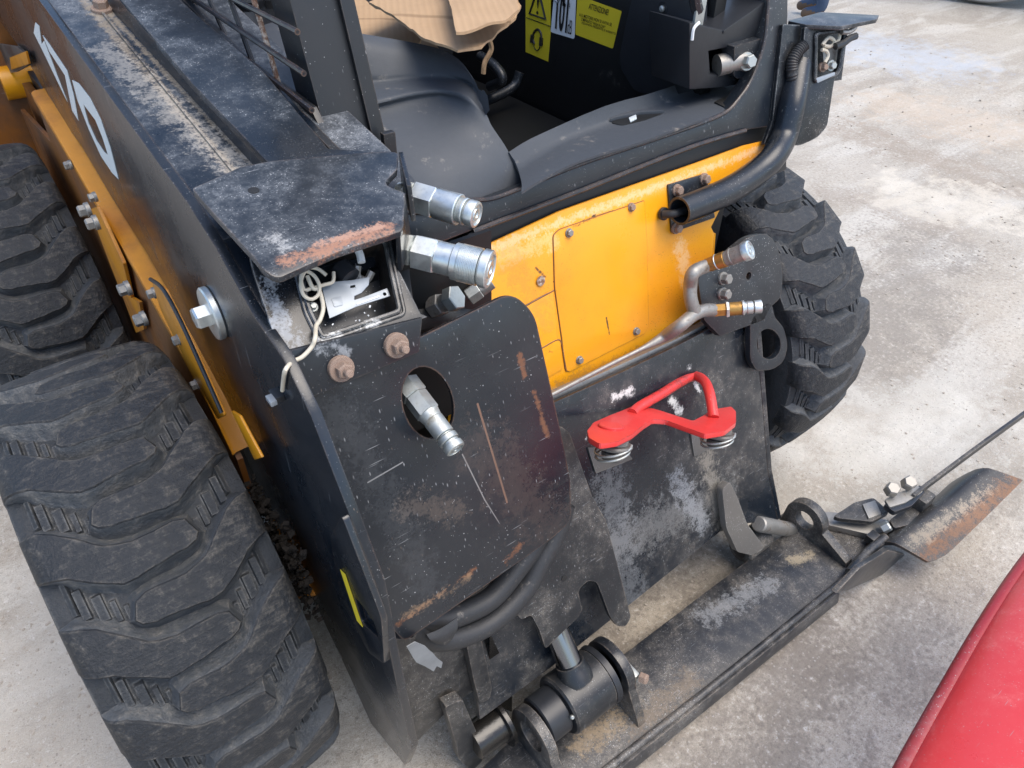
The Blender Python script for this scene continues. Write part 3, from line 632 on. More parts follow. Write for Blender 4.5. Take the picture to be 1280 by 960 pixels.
# dried sealant flakes in the lower edge of the opening
bm = bmesh.new(); rnd = random.Random(3)
for i in range(8):
    t = rnd.random(); u = 402+70*t+rnd.gauss(0, 3); v = 412-24*t+rnd.gauss(0, 3.4); c = at(off(HB, rnd.uniform(-.006, .0015)), u, v); s = rnd.uniform(.0004, .0012)
    q = Matrix.Rotation(rnd.random()*6, 3, nn) @ Matrix.Rotation(rnd.uniform(-.6, .6), 3, 'X')
    add_box(bm, c, q @ XA, q @ YA, q @ ZA, s*2.6, s, s*1.4)
tag(finish('sealant_flake', bm, 'white', HOUS), kind='stuff')
for k, (u, v, l) in enumerate(((447, 332, .03), (432, 338, .026))):
    c = at(off(HB, -.012), u, v); tube('bulb_clip', [c, c+V((-.004, -.004, -.012)), c+V((.006, -.006, -.020)), c+V((.016, -.004, -.012))], .005, 'steel', HOUS, 8)
lathe('bulb_socket', at(off(HB, -.02), 425, 335), V((.2, -1, -.4)), [(0, .014), (.02, .014), (.022, .010)], 'plast_d', HOUS, 16)
bolt(at(off(HB, -.006), 391, 384), nn, .004, .006, 'zinc_d', HOUS)
tube('connector', P(off(HB, -.004), 446, 310, 450, 318, 452, 328), .005, 'white', HOUS, 8)
W = off(HB, .004)
tube('loose_cable', P(W, 417, 340, 416, 352, 405, 356, 388, 361, 380, 362)+P(off(HB, .008), 376, 348, 381, 339, 392, 344, 399, 356, 398, 368, 389, 374, 379, 368, 376, 352, 384, 336, 397, 336, 408, 344)[::1], .0022, 'cord', HOUS, 8)
tube('loose_cable', P(off(HB, .006), 384, 345, 391, 360, 398, 362, 402, 372, 404, 386, 400, 400, 395, 408)+P(off(FL, .006), 394, 422, 390, 433, 378, 446, 366, 452)+P(off(S, .004), 357, 462, 354.5, 474, 353, 488), .0025, 'cord', HOUS, 10)
pk = at(off(S, .006), 346, 494); box('cable_plug', pk, (.012, .020, .008), 'plast_d', HOUS, bev=.001); box('cable_plug', pk+V((-.009, -.006, .001)), (.008, .016, .007), 'alu', HOUS, bev=.001)
# bolted flange and hose deflector
FL = off(D, .007); nn = nrm(D)
fl = P(FL, 350, 441, 528, 397, 524, 440, 382, 500)
FLG = plate('deflector_flange', fl, .006, 'flange', BOOM, bev=.001)
for u, v in ((425, 460), (494, 431)):
    bb = bolt(at(FL, u, v)+nn*.003, nn, .0095, .014, 'rust', FLG, 1.65, stud=True)
dy = nrm(D).cross(XA).normalized(); dy = dy if dy.z < 0 else -dy
bend = at(D, 560, 640)
def dwarp(p):
    d = (p-bend).dot(dy)
    if d > 0: p = p+V((0, d*d*.22, 0))
    return p
dpts = P(D, 372, 478, 528, 420, 640, 365, 668, 392, 700, 536, 713, 600, 716, 654, 690, 677, 600, 742, 508, 806, 494, 790, 432, 630)
dpts = fillet(dpts, [.01, 0, .045, .02, 0, 0, .03, .0, 0, .012, .008, 0], 6)
hc = at(D, 535, 504); hl = []
for i in range(28):
    a = 2*PI*i/28; hl.append(at(D, 535+34*math.cos(a)*.95+4*math.sin(a), 503.5+45*math.sin(a)+3*math.cos(a)))
DEF = plate('hose_deflector', dpts, .006, 'defl', BOOM, holes=[hl], bev=.0016, cut=[(bend+dy*k*.03, dy) for k in range(0, 8)], warp=dwarp)
plate('deflector_rim', [p-nn*.0005 for p in disc(hc-nn*.004, nn, .03, 8)], .002, 'ink', DEF, bev=0) if 0 else None
box('boom_head_web', at(D, 560, 470)-nn*.12, (.30, .008, .30), 'well', BOOM, bev=0)

# ---- quick couplers
def coupler(name, p0, d, segs, mats, parent, k=1.):
    root = None; h = 0
    for (L_, r_, kind, m) in segs:
        L = L_*k; r = r_*k
        if kind == 'hex': pr = [(0, r*.92), (.0012, r), (L-.0012, r), (L, r*.92)]; sg = 6; nm = 'hex_nut'
        elif kind == 'knurl': pr = sum([[(L*i/12, r), (L*(i+.35)/12, r), (L*(i+.5)/12, r*.955), (L*(i+.85)/12, r*.955)] for i in range(12)], []); sg = 40; nm = 'collar'
        elif kind == 'cone': pr = [(0, r), (L, r*.86)]; sg = 28; nm = 'sleeve'
        elif kind == 'end': pr = [(0, r), (L-.003, r), (L-.002, r*.97), (L-.001, r*.80), (L-.003, r*.78), (L-.003, r*.5), (L-.0015, r*.46), (L-.0015, r*.25), (L-.003, r*.22)]; sg = 32; nm = 'socket_end'
        elif kind == 'thread': pr = sum([[(L*i/6, r*.93), (L*(i+.5)/6, r)] for i in range(6)], [])+[(L, r*.93)]; sg = 24; nm = 'thread'
        else: pr = [(0, r*.95), (.001, r), (L-.001, r), (L, r*.95)]; sg = 28; nm = 'sleeve'
        o = lathe(name if root is None else nm, p0+d.normalized()*h, d, pr, m, parent if root is None else root, sg, 28)
        if root is None: root = o
        h += L
    return root
cA = at(pz(1.075), 497, 240); cA2 = at(pz(1.068), 604, 271)
coupler('hydraulic_coupler', cA, cA2-cA, [(.012, .0135, 'thread', 'zinc_d'), (.014, .0200, 'hex', 'zinc_d'), (.002, .0165, '', 'zinc'), (.032, .0225, 'hex', 'zinc'), (.034, .0205, '', 'zinc'), (.006, .0165, '', 'zinc_d'), (.004, .018, '', 'zinc'), (.004, .015, '', 'zinc_d'), (.013, .0175, 'end', 'zinc')], None, LD)
cB = at(pz(1.045), 494, 308); cB2 = at(pz(1.035), 616, 338)
coupler('hydraulic_coupler', cB, cB2-cB, [(.006, .013, 'thread', 'zinc_d'), (.020, .0215, 'hex', 'zinc_d'), (.002, .018, '', 'zinc'), (.030, .0235, 'hex', 'zinc'), (.022, .0205, '', 'zinc'), (.009, .0235, '', 'zinc'), (.026, .0240, 'knurl', 'zinc'), (.003, .022, '', 'zinc_d'), (.012, .0245, 'end', 'zinc')], None, LD)
# nipple inside the deflector hole
nA = at(off(D, -.035), 506, 478); nB = at(off(D, .040), 560, 549)
coupler('hydraulic_coupler', nA, nB-nA, [(.024, .018, 'hex', 'zinc_d'), (.030, .0165, 'hex', 'zinc_d'), (.010, .015, 'cone', 'zinc_d'), (.026, .0135, '', 'zinc_d'), (.003, .0115, '', 'zinc_d'), (.008, .0138, '', 'zinc_d'), (.005, .0115, '', 'zinc_d'), (.010, .0135, 'end', 'zinc_d')], None, BOOM)
# fitting cluster between couplers and deflector
for pts, r in ((P(py(-.20), 500, 350, 540, 375, 600, 400, 660, 420), .018), (P(py(-.17), 520, 340, 560, 372, 620, 395, 690, 400), .016), (P(py(-.24), 505, 400, 560, 395, 640, 410), .02)):
    tube('hydraulic_hose', pts, r, 'hose', LD)
coupler('elbow_fitting', at(py(-.25), 540, 385), V((.4, -.6, .5)), [(.02, .016, 'hex', 'steel'), (.012, .012, '', 'steel'), (.016, .018, 'hex', 'zinc_d')], None, LD)
coupler('elbow_fitting', at(py(-.26), 585, 372), V((.7, -.2, .4)), [(.02, .013, 'hex', 'zinc_d'), (.02, .011, '', 'steel')], None, LD)
plate('boom_head_plate', P(py(-.10), 480, 240, 600, 290, 590, 420, 480, 420), .008, 'well', BOOM, bev=0)

# washer and bolt on the boom side
pw = at(S, 270, 390)
WS = lathe('pin_washer', pw+V((-.0, 0, 0)), V((-1, 0, 0)), [(0, .036), (.002, .038), (.009, .038), (.011, .036), (.011, .014)], 'zinc', BOOM, 40)
lathe('bolt', pw+V((-.011, 0, 0)), V((-1, 0, 0)), [(0, .0165), (.016, .0165), (.019, .014)], 'zinc', WS, 6)
plate('boom_pin_lug', fillet(P(off(S, -.030), 268, 480, 300, 505, 305, 540, 285, 535, 262, 500), .006), .012, 'blk', BOOM)
# ---- cross plate of the coupler arm with the red lever
kp = P(K, 560, 560, 693, 503, 780, 464, 845, 433, 905, 402, 930, 392, 946, 420, 960, 590, 972, 650, 930, 655, 900, 665, 745, 790, 700, 826, 600, 900)
KP = plate('coupler_cross_plate', kp, .014, 'cross', LD, bev=.002)
kd = V((0, 1, -.36)).normalized()
plate('cross_plate_lip', P(off(K, -.015), 693, 502, 780, 462, 905, 400, 903, 394, 845, 424, 775, 456, 690, 494), .02, 'steel', KP, bev=.002)
plate('cross_plate_wing', [at(K, 946, 415), at(K, 960, 590), at(K, 972, 650), at(K, 972, 650)+V((.0, .10, -.02)), at(K, 946, 415)+V((.02, .12, .02))], .012, 'cross', KP, bev=.001)
# hook shaped guard in front of the cross plate
G = off(K, .045)
gp = P(G, 640, 560, 702, 533, 712, 541, 740, 620, 757, 650, 776, 722, 789, 772, 782, 783, 772, 783, 763, 772, 746, 727, 735, 726, 722, 738, 728, 762, 722, 772, 682, 811, 674, 787, 664, 768, 652, 775, 640, 760, 600, 700)
gp = fillet(gp, [0, .005, .008, 0, 0, 0, .01, .006, .006, .008, .012, .006, .01, .004, .006, .006, .004, .012, .008, 0, 0], 4)
GU = plate('hose_guard', gp, .010, 'grimy', LD, bev=.0016)
for u, v in ((695, 684), (705, 723)): lathe('guard_hole', at(G, u, v)+nrm(G)*.0005, nrm(G), [(-.004, .006), (.0004, .006), (.0005, .005)], 'ink', GU, 16)
# red lever: flat bar with a round bar handle, on two sprung pins
la, lb = at(K, 757, 514), at(K, 905, 498); nk = nrm(K); ln = (lb-la).normalized().cross(nk)
if ln.z < 0: ln = -ln
RL = (at(K, 822, 505), ln)
rp = P(RL, 736, 547, 734, 538, 742, 528, 762, 519, 778, 513, 792, 507, 806, 508, 822, 512, 866, 526, 880, 519, 888, 512, 914, 508, 920, 514, 920, 528, 906, 539, 882, 543, 832, 525, 816, 524, 805, 531, 790, 543, 772, 552, 750, 555)
rp = fillet(rp, .007, 3)
LV = plate('coupler_lever', rp, .0085, 'red', LD, bev=.003)
LV['label'] = 'red lever with a round handle on the black cross plate'
lathe('lever_boss', at(RL, 764, 534)-ln*.001, ln, [(0, .022), (.004, .022), (.0055, .020)], 'red', LV, 28)
def rh(h, u, v): return at((RL[0]+ln*h, ln), u, v)
hp = [rh(-.002, 790, 517), rh(.006, 800, 508), rh(.022, 826, 493), rh(.043, 853, 476), rh(.050, 868, 470), rh(.049, 880, 476), rh(.036, 887, 492), rh(.0, 892, 522)]
tube('handle', hp, .0098, 'red', LV, 16)
for (u, v) in ((769, 540), (900, 527)):
    c = at(RL, u, v)-ln*.010
    pin = lathe('lever_pin', c, -ln, [(0, .022), (.004, .024), (.009, .024), (.010, .014), (.022, .014), (.024, .019), (.036, .018), (.040, .012)], 'worn', LV, 24)
    lathe('spring_washer', c-ln*.010, -ln, [(0, .016), (.0, .030), (.003, .032), (.007, .030), (.007, .015)], 'worn', pin, 28)
    e1 = XA; e2 = ln.cross(e1).normalized()
    for hh_, rr_ in ((.018, .030), (.027, .028)):
        ringp = [c-ln*(hh_+.003*math.sin(a))+e1*math.cos(a)*rr_+e2*math.sin(a)*rr_ for a in [2*PI*i/16 for i in range(15)]]
        tube('snap_ring', ringp, .0022, 'zinc_d', pin, 8, 3)
    pl = off(K, .004)
    plate('lever_bracket', fillet(P(pl, u-34, v+20, u+8, v+16, u+22, v+34, u-24, v+52) if u < 800 else P(pl, u-36, v+16, u+10, v+10, u-6, v+30, u-32, v+44), .004), .006, 'worn', KP, bev=.001)

# ---- yellow front panel
yp = P(YP, 560, 332, 610, 306, 700, 264, 790, 232, 870, 204, 930, 182, 956, 176, 964, 186, 950, 200, 900, 262, 889, 284, 893, 292, 889, 345, 876, 420, 690, 500, 640, 560, 560, 560)
notch = P(YP, 690, 288, 697, 284, 704, 282)
YPN = plate('front_panel', yp, .006, 'yel', LD, bev=.0012)
ph = fillet(P(off(YP, .0022), 692, 294, 700, 287, 806, 251, 809, 300, 811, 408, 806, 417, 712, 465, 707, 462, 703, 425, 694, 360), [.006, .004, .004, 0, .003, .004, .004, .004, .002, .004])
HT = plate('access_hatch', ph, .0022, 'yel', YPN, bev=.0008)
plate('access_hatch', fillet(P(off(YP, .0020), 640, 392, 692, 362, 697, 423, 701, 427, 703, 462, 660, 485), .004), .0018, 'yel', YPN, bev=.0008)
tube('hatch_seam', [p-nrm(YP)*.0018 for p in ph+ph[:1]], .0014, 'brown', HT, 6, 1)
for sm in ((640, 392, 668, 376, 692, 363), (664, 443, 684, 431, 697, 424.5, 702, 430, 705, 448, 708, 464)): tube('hatch_seam', P(off(YP, .0012), *sm), .0016, 'brown', HT, 6, 3)
for u, v in ((711, 291), (789, 259), (795, 414), (724, 450)):
    bolt(at(off(YP, .0024), u, v), nrm(YP), .0062, .006, 'rust' if v < 260 else 'steel', HT, 1.3)
lathe('hatch_hole', at(off(YP, .0025), 676, 351), nrm(YP), [(-.001, .004), (.0006, .009), (.0007, .007)], 'rust', YPN, 14)
plate('panel_edge_flange', [at(YP, 893, 292), at(YP, 889, 345), at(YP, 876, 420), at(YP, 876, 420)+V((.004, .05, 0)), at(YP, 889, 345)+V((.004, .05, 0)), at(YP, 893, 292)+V((.004, .05, 0))], .004, 'yel', YPN, bev=0)
plate('panel_backing', [V((-.5, -.02, .95)), V((.55, -.02, .95)), V((.55, -.02, .35)), V((-.5, -.02, .35))], .01, 'well', LD, bev=0)
# dark seal between panel and door frame
plate('panel_seal', P(off(YP, -.012), 585, 292, 870, 182, 962, 150, 968, 176, 870, 212, 700, 272, 590, 322), .02, 'well', LD, bev=.002)

# ---- door frame: front rail that curves up into the post
RF = off(YP, .006)
inner = P(RF, 490, 262, 530, 266, 565, 258, 588, 250, 615, 248, 658, 232, 725, 205, 800, 180, 870, 156, 905, 141, 922, 124, 938, 100, 952, 62, 958, 20, 962, -60)
outer = P(RF, 985, -60, 985, 20, 978, 70, 968, 150, 962, 158, 930, 163, 870, 181, 800, 208, 725, 238, 640, 270, 588, 289, 560, 300, 490, 325)
RAIL = plate('door_frame', inner+outer, .03, 'rail', LD, bev=.003)
lip = [p+nrm(YP)*.002 for p in inner]
tube('frame_lip', lip, .0035, 'rail', RAIL, 8, 4)
tube('frame_lower_lip', [p+nrm(YP)*.003 for p in P(RF, 590, 289, 640, 270, 725, 238, 800, 208, 870, 181, 930, 163)], .0042, 'rail', RAIL, 8, 4)
# grey tray inside the door
zt = at(RF, 725, 205).z+.004
TR = [P(pz(zt+.004), 652, 243, 680, 226, 725, 204, 800, 180, 870, 155, 912, 139),
      P(pz(zt+.002), 652, 230, 680, 211, 720, 190, 795, 167, 865, 140, 930, 112),
      P(pz(zt-.002), 646, 212, 672, 196, 712, 174, 790, 146, 858, 122, 930, 98),
      P(pz(zt+.004), 632, 200, 660, 182, 705, 166, 775, 143, 846, 114, 935, 84),
      [p+V((0, .012, -.16)) for p in P(pz(zt), 632, 200, 660, 182, 705, 166, 775, 143, 846, 114, 935, 84)]]
TRAY = sheet('door_sill_tray', TR, .004, 'plast', LD, 2)
# lens sunk in the tray
lc = at(pz(zt+.003), 800, 146); LN = bmesh.new()
lp = P(pz(zt+.004), 764, 153, 772, 145, 800, 140, 830, 142, 822, 147, 800, 152, 778, 157)
plate('sill_recess', fillet(lp, .006), .004, 'well', TRAY, bev=.001)
plate('sill_recess_rim', fillet(P(pz(zt+.009), 762, 149, 772, 142, 800, 136.5, 832, 138, 800, 140, 772, 146), .004), .006, 'plast', TRAY, bev=.002)
plate('sill_lens', fillet(P(pz(zt+.0055), 786, 147, 795, 143, 796, 148, 788, 152), .002), .002, 'glass', TRAY, bev=.0008)
for (u, v) in ((886, 140),): lathe('sill_hole', at(pz(zt+.006), u, v), ZA, [(-.004, .006), (.0006, .006), (.0007, .004)], 'ink', TRAY, 14)
plate('sill_slot', P(pz(zt+.010), 893, 127, 922, 112, 928, 117, 905, 133), .004, 'ink', TRAY, bev=.001)

# ---- moulded hump left of the door opening
zs = at(py(.045), 520, 120).z
sb = P(pz(zs), 444, 106, 478, 103, 516, 99, 553, 98, 582, 104, 601, 119)
def wall(us, dy): return [at(py(q.y+dy), u, v) for q, (u, v) in zip(sb, us)]
HP = [wall(((428, 38), (470, 45), (510, 52), (546, 60), (573, 74), (590, 95)), .05),
      wall(((434, 55), (473, 60), (512, 66), (549, 72), (577, 83), (595, 104)), .025),
      wall(((440, 92), (476, 93), (515, 91), (552, 91), (580, 98), (600, 115)), .004),
      [q+V((0, -.006, .001)) for q in sb],
      P(pz(zs+.001), 452, 126, 481, 120, 517, 113, 553, 110, 584, 118)+P(py(-.022), 606, 138),
      P(pz(zs-.004), 456, 133, 483, 127, 518, 119, 553, 116, 586, 125)+P(py(-.03), 610, 147),
      P(pz(zs-.016), 460, 142, 485, 136, 519, 129, 554, 126, 589, 136)+P(py(-.04), 615, 158),
      [at(py(y_), u, v) for y_, (u, v) in zip((-.02, -.02, -.022, -.03, -.045, -.06), ((472, 183), (499, 182), (530, 177), (565, 171), (601, 172), (630, 180)))],
      [at(py(y_), u, v) for y_, (u, v) in zip((-.07, -.07, -.07, -.075, -.08, -.08), ((480, 210), (508, 215), (540, 214), (575, 208), (613, 204), (645, 206)))],
      [at(py(y_), u, v) for y_, (u, v) in zip((-.11, -.11, -.11, -.11, -.108, -.095), ((488, 226), (515, 246), (545, 262), (580, 259), (620, 249), (661, 230)))]]
HUMP = sheet('cab_side_moulding', HP, .0015, 'plast', LD, 3, drop=V((-.01, .12, -.30)))
# cab interior
WX = px(.5)
wl = P(WX, 600, -60, 640, 230, 900, 190, 900, -60)
box('cab_floor', (.1, .55, .58), (.95, 1.2, .02), 'well', LD, bev=0)
box('cab_back_wall', (.1, 1.02, 1.1), (.95, .02, 1.3), 'well', LD, bev=0)
CW = box('cab_side_wall', (.515, .52, 1.0), (.03, 1.1, 1.0), 'well', LD, bev=.002)
box('cab_side_wall', (-.30, .45, .75), (.03, 1.1, .52), 'well', LD, bev=.002)
box('toe_panel', (.12, .045, .78), (.8, .02, .36), 'well', LD, bev=0)
# seat with cardboard on it
SE = box('seat', (.02, .74, 1.045), (.50, .50, .14), 'plast_d', LD, bev=.04)
box('seat_back', (.02, 1.0, 1.3), (.50, .10, .6), 'plast_d', SE, bev=.04)
box('seat_base', (.02, .78, .78), (.38, .38, .39), 'plast_d', SE, bev=.02)
for k, pts in enumerate((P(px(.36), 600, 70, 620, 84, 628, 100, 612, 108), P(py(.5), 600, 130, 640, 110, 650, 90))):
    tube('control_bracket', pts, .012, 'blk', LD, 10)
tube('harness_strap', P(py(.42), 612, 50, 614, 62, 606, 78, 604, 92), .006, 'card', LD, 6)
# stickers on the side wall
k1 = off(WX, .001)
WST = plate('hazard_sticker', P(k1, 657, -30, 693, -13, 685, 77, 657, 65), .0006, 'ystick', CW, bev=0)
text('sticker_letter', '!', off(k1, .001), 670.6, 17.5, 673.2, 18.6, .045, 'ink', WST)
def line(name, uv, r, mat, parent, pl): return tube(name, P(pl, *uv), r, mat, parent, 6, 1)
k2 = off(k1, .0008)
line('sticker_outline', (672, -14, 662, 17, 682, 24, 673, -14), .0035, 'ink', WST, k2)
line('sticker_outline', (658, 22, 688, 33), .0010, 'ink', WST, k2)
tube('sticker_outline', P(k2, 668, 55, 666, 47, 668, 40, 672, 37, 676, 41, 677, 50, 676, 57), .0030, 'ink', WST, 6)
tube('sticker_outline', P(k2, 667, 55, 668, 60, 671, 63, 674, 61, 675, 57), .0012, 'ink', WST, 6)
for uv in ((666, 44, 665, 53), (677, 47, 676.5, 57)): line('sticker_outline', uv, .006, 'ink', WST, k2)
NS = plate('noise_sticker', fillet(P(k1, 689, -20, 720, -8, 718, 49, 688, 40), .006), .0006, 'white', CW, bev=0)
text('sticker_letter', '101', k2, 694, 36, 708.5, 42, .080, 'ink', NS, bold=.03)
text('sticker_letter', 'dB', k2, 709.5, 41.5, 714.5, 43.5, .03, 'ink', NS)
text('sticker_letter', 'L', k2, 703.5, 7, 707.5, 8.5, .05, 'ink', NS); text('sticker_letter', 'WA', k2, 709, 9.5, 713, 11, .012, 'ink', NS)
line('sticker_outline', (692, -1, 697, 3, 700, -2), .0025, 'alu', NS, k2)
AT = plate('notice_sticker', fillet(P(k1, 722, -6, 777, 14, 766, 61, 719, 43), .004), .0006, 'ystick', CW, bev=0)
text('sticker_letter', 'ATTENZIONE!', k2, 736, 11, 761, 19.5, .012, 'ink', AT, shear=.2, bold=.012)
for s, uv in (('A IL MOTORE NON SI AVVIA SE', (724.4, 20, 765, 33)), ("L'IMPIANTO \u201cHIGH FLOW\u201d", (727, 25.6, 757, 36.3)), ('(QUANDO PRESENTE) \u00c8 INSERITO', (727.5, 30.2, 770, 44.5))):
    text('sticker_letter', s, k2, *uv, .0066, 'ink', AT, bold=.012)
# raised dark panel with two rivets, and the hinge housing
pn = fillet(P(px(.455), 800, -40, 782, 30, 774, 72, 776, 86, 792, 112, 800, 116, 838, 120, 868, 112, 868, -60), [.0, .02, .02, .02, .02, .01, .01, 0, 0], 5)
IP = plate('lap_panel', pn, .035, 'plast_d', LD, bev=.006)
for u, v in ((828, 11), (823, 52)):
    lathe('rivet_dimple', at(px(.4545), u, v), V((-1, 0, 0)), [(0, .012), (.0005, .012), (-.0015, .006)], 'plast_d', IP, 20)
    lathe('rivet', at(px(.454), u, v), V((-1, 0, 0)), [(0, .006), (.003, .006), (.005, .003)], 'zinc_d', IP, 12)
hx = px(.40)
hq = P(py(-.02), 866, 22, 905, 34, 955, 10, 958, 90, 925, 108, 900, 108, 868, 100)
HQ = py(-.078)
HH = plate('hinge_housing', P(HQ, 862, 28, 905, 38, 957, 2, 957, 50, 886, 64, 888, 93, 948, 92, 957, 96, 925, 106, 896, 110, 862, 112), .10, 'plast_d', LD, bev=.003)
plate('hinge_housing_top', P(pz(at(HQ, 905, 38).z+.001), 862, 28, 868, 2, 905, -14, 957, -30, 957, 2, 905, 38), .006, 'plast_d', HH, bev=.002)
plate('hinge_recess', P(py(-.03), 880, 58, 965, 45, 960, 96, 882, 96), .006, 'ink', HH, bev=0)
hb_ = plate('hinge_bracket', fillet(P(py(-.095), 918, 58, 952, 48, 950, 88, 938, 98, 920, 98, 917, 94), .004), .03, 'blk', HH, bev=.003)
lathe('hinge_arm', at(py(-.07), 896, 82), at(py(-.085), 922, 76)-at(py(-.07), 896, 82), [(0, .020), (.055, .018)], 'steel', HH, 16)
bolt(at(py(-.098), 932, 77), V((-.3, -1, .3)), .012, .018, 'zinc_d', hb_, 1.4)
tube('lock_strap', P(py(-.06), 866, -30, 869, 0, 872, 14), .011, 'blk', LD, 8); box('strap_tongue', at(py(-.065), 874, 18), (.024, .006, .05), 'zinc_d', LD, bev=.002)
tube('paint_drip', P(off(HQ, .002), 874, 28, 867, 36, 865, 50), .003, 'white', HH, 6)

# ---- cab posts and side screen
def post_pt(y0, z): return y0+.30*(z-1.07)
LP_ = [V((-.283, 0, 0)), V((-.195, 0, 0)), V((-.183, 0, 0)), V((-.183, 0, 0)), V((-.283, 0, 0))]
def beam(name, x0, x1, y0, dep, z0, z1, mat, parent, slope=.30, xs=0., bev=.004):
    bm = bmesh.new(); vs = []
    for z in (z0, z1):
        yy = y0+slope*(z-1.07); xo = xs*(z-1.07)
        vs.append([bm.verts.new(V((x+xo, yy+d, z))) for x, d in ((x0, 0), (x1, 0), (x1, dep), (x0, dep))])
    for i in range(4): bm.faces.new((vs[0][i-1], vs[0][i], vs[1][i], vs[1][i-1]))
    bm.faces.new(vs[0]); bm.faces.new(vs[1]); bmesh.ops.recalc_face_normals(bm, faces=bm.faces); bevel(bm, bev); return finish(name, bm, mat, parent)
pl_ = at(py(.02), 400, 150); pr_ = at(py(-.02), 484, 170)
PO = beam('cab_post', pl_.x, pr_.x-.012, .0, .075, .80, 2.05, 'post', LD)
PF = beam('post_flange', pr_.x-.016, pr_.x+.006, -.008, .006, .95, 2.05, 'post', PO, bev=.001)
box('post_gusset', (pr_.x-.004, -.03, 1.02), (.02, .012, .16), 'post', PO)
beam('cab_post', .60, .68, -.09, .07, .86, 2.05, 'post', LD)
SX = px(at(px(-.30), 384, 134).x)
for uv in ((243, 0, 258, 34), (260, -5, 288, 58), (286, -5, 318, 84), (316, -5, 354, 124)):
    p = P(SX, *uv); d = p[1]-p[0]; tube('screen_bar', [p[0]-d*.6, p[1]+d*.04], .0042, 'rust' if uv[0] > 300 else 'post', LD, 8, 1)
for uv in ((245, -25, 372, 40), (238, -4, 380, 92), (244, 24, 390, 138)):
    p = P(off(SX, .006), *uv); d = p[1]-p[0]; tube('screen_bar', [p[0]-d*.5, p[1]], .0042, 'rail', LD, 8, 1)
plate('screen_frame', P(off(SX, -.004), 200, 5, 244, 27, 388, 135, 400, 160, 395, 190, 300, 90), .01, 'post', LD, bev=.001)
# things seen through the screen
tube('grab_ring', [at(py(.62), 275+14*math.cos(a), 38+26*math.sin(a)) for a in [2*PI*i/14 for i in range(15)]], .012, 'white', LD, 10, 2)
lathe('joystick_boot', at(py(.6), 300, 50), V((.1, -.3, 1)), [(0, .07), (.03, .06), (.05, .065), (.08, .045), (.10, .05), (.14, .03)], 'plast_d', LD, 20)
lathe('joystick_boot', at(py(.62), 322, 14), V((.1, -.3, 1)), [(0, .06), (.03, .05), (.05, .055), (.08, .04), (.14, .02)], 'plast_d', LD, 20)
sheet('arm_rest', [P(py(.5), 310, 40, 340, 28, 375, 35, 400, 40), P(py(.35), 312, 60, 345, 55, 380, 60, 420, 70), P(py(.2), 316, 90, 350, 100, 390, 130, 440, 150), P(py(.14), 330, 110, 360, 130, 400, 160, 450, 170)], .02, 'plast', LD, 1)

# ---- right guard tube, its clamp plate and the second lamp bracket
BP = off(YP, .004)
bpl = fillet(P(BP, 835, 231, 882, 217, 884, 226, 894, 272, 840, 291), .003)
CP = plate('tube_clamp_plate', bpl, .006, 'blk', LD, bev=.0012)
for u, v in ((846, 238), (880, 224), (845, 285)): bolt(at(off(BP, .001), u, v), nrm(YP), .0085, .010, 'rust', CP, 1.35)
tp = P(off(YP, .042), 849, 264, 880, 252, 915, 236)+P(off(YP, .042), 945, 216, 966, 196)+P(off(YP, .03), 980, 170, 990, 130)+P(off(YP, .01), 998, 80)
TB = tube('guard_tube', tp, .026, 'blk', LD, 24, 8, hollow=.84)
tube('cable_sleeve', P(off(YP, .012), 829, 268)+P(off(YP, .03), 843, 267, 858, 262, 880, 254), .0075, 'hose', TB, 12, 6)
lathe('grommet', at(off(YP, .004), 828, 267), nrm(YP), [(0, .012), (.006, .012), (.008, .008)], 'plast_d', CP, 20)
GX = off(YP, .015)
g1 = fillet(P(GX, 979, 30, 1012, 32, 1006, 110, 992, 180, 955, 181, 966, 150), .004)
GP = plate('lamp_bracket', g1, .008, 'box', LD, bev=.0015)
GQ = (at(off(YP, .03), 1006, 100), V((-.25, -.95, .30)))
g2 = fillet(P(GQ, 1006, 34, 1058, 34, 1050, 87, 1043, 100, 1034, 158, 1022, 172, 1000, 182, 990, 182, 989, 170, 1000, 130), [.003, .003, .004, .004, .01, .012, .01, .006, .01, 0])
h2 = fillet(P(GQ, 1020, 44, 1055, 40, 1049, 82, 1044, 92, 1019, 100), .006)
LB = plate('lamp_bracket', g2, .010, 'box', LD, bev=.0015, holes=[h2])
nq = nrm(GQ); c2 = sum(h2, V())/len(h2)
tube('housing_gasket', [c2+(p-c2)*1.06+nq*.002 for p in h2+h2[:1]], .004, 'box', LB, 8, 1)
plate('housing_back', P(off(GQ, -.03), 1012, 36, 1060, 36, 1052, 100, 1012, 106), .003, 'grimy', LB, bev=0)
plate('socket_plate', P(off(GQ, -.012), 1028, 58, 1046, 52, 1046, 78, 1030, 84), .002, 'steel', LB, bev=.0005)
for uv in ((1028, 56, 1036, 47, 1043, 52, 1038, 58, 1030, 57), (1027, 62, 1033, 64, 1035, 70, 1031, 78), (1050, 42, 1048, 50, 1042, 56)):
    tube('loose_cable', P(off(GQ, .004), *uv), .0035, 'cord', LB, 8)
tube('bulb_clip', P(off(GQ, .012), 1044, 58, 1054, 54, 1062, 48, 1070, 45), .007, 'plast_d', LB, 8)
tube('bulb_clip', P(off(GQ, .012), 1052, 40, 1060, 40, 1067, 36, 1069, 33), .005, 'steel', LB, 8)
bolt(at(off(GQ, -.004), 1028, 84), nq, .006, .01, 'rust', LB); bolt(at(off(GQ, -.006), 1038, 82), nq, .007, .01, 'zinc_d', LB)
plate('gasket_lip', P(off(GQ, .006), 1020, 98, 1044, 90, 1044, 94, 1022, 104), .006, 'alu', LB, bev=.001)
zc = at(off(YP, .03), 1010, 31).z
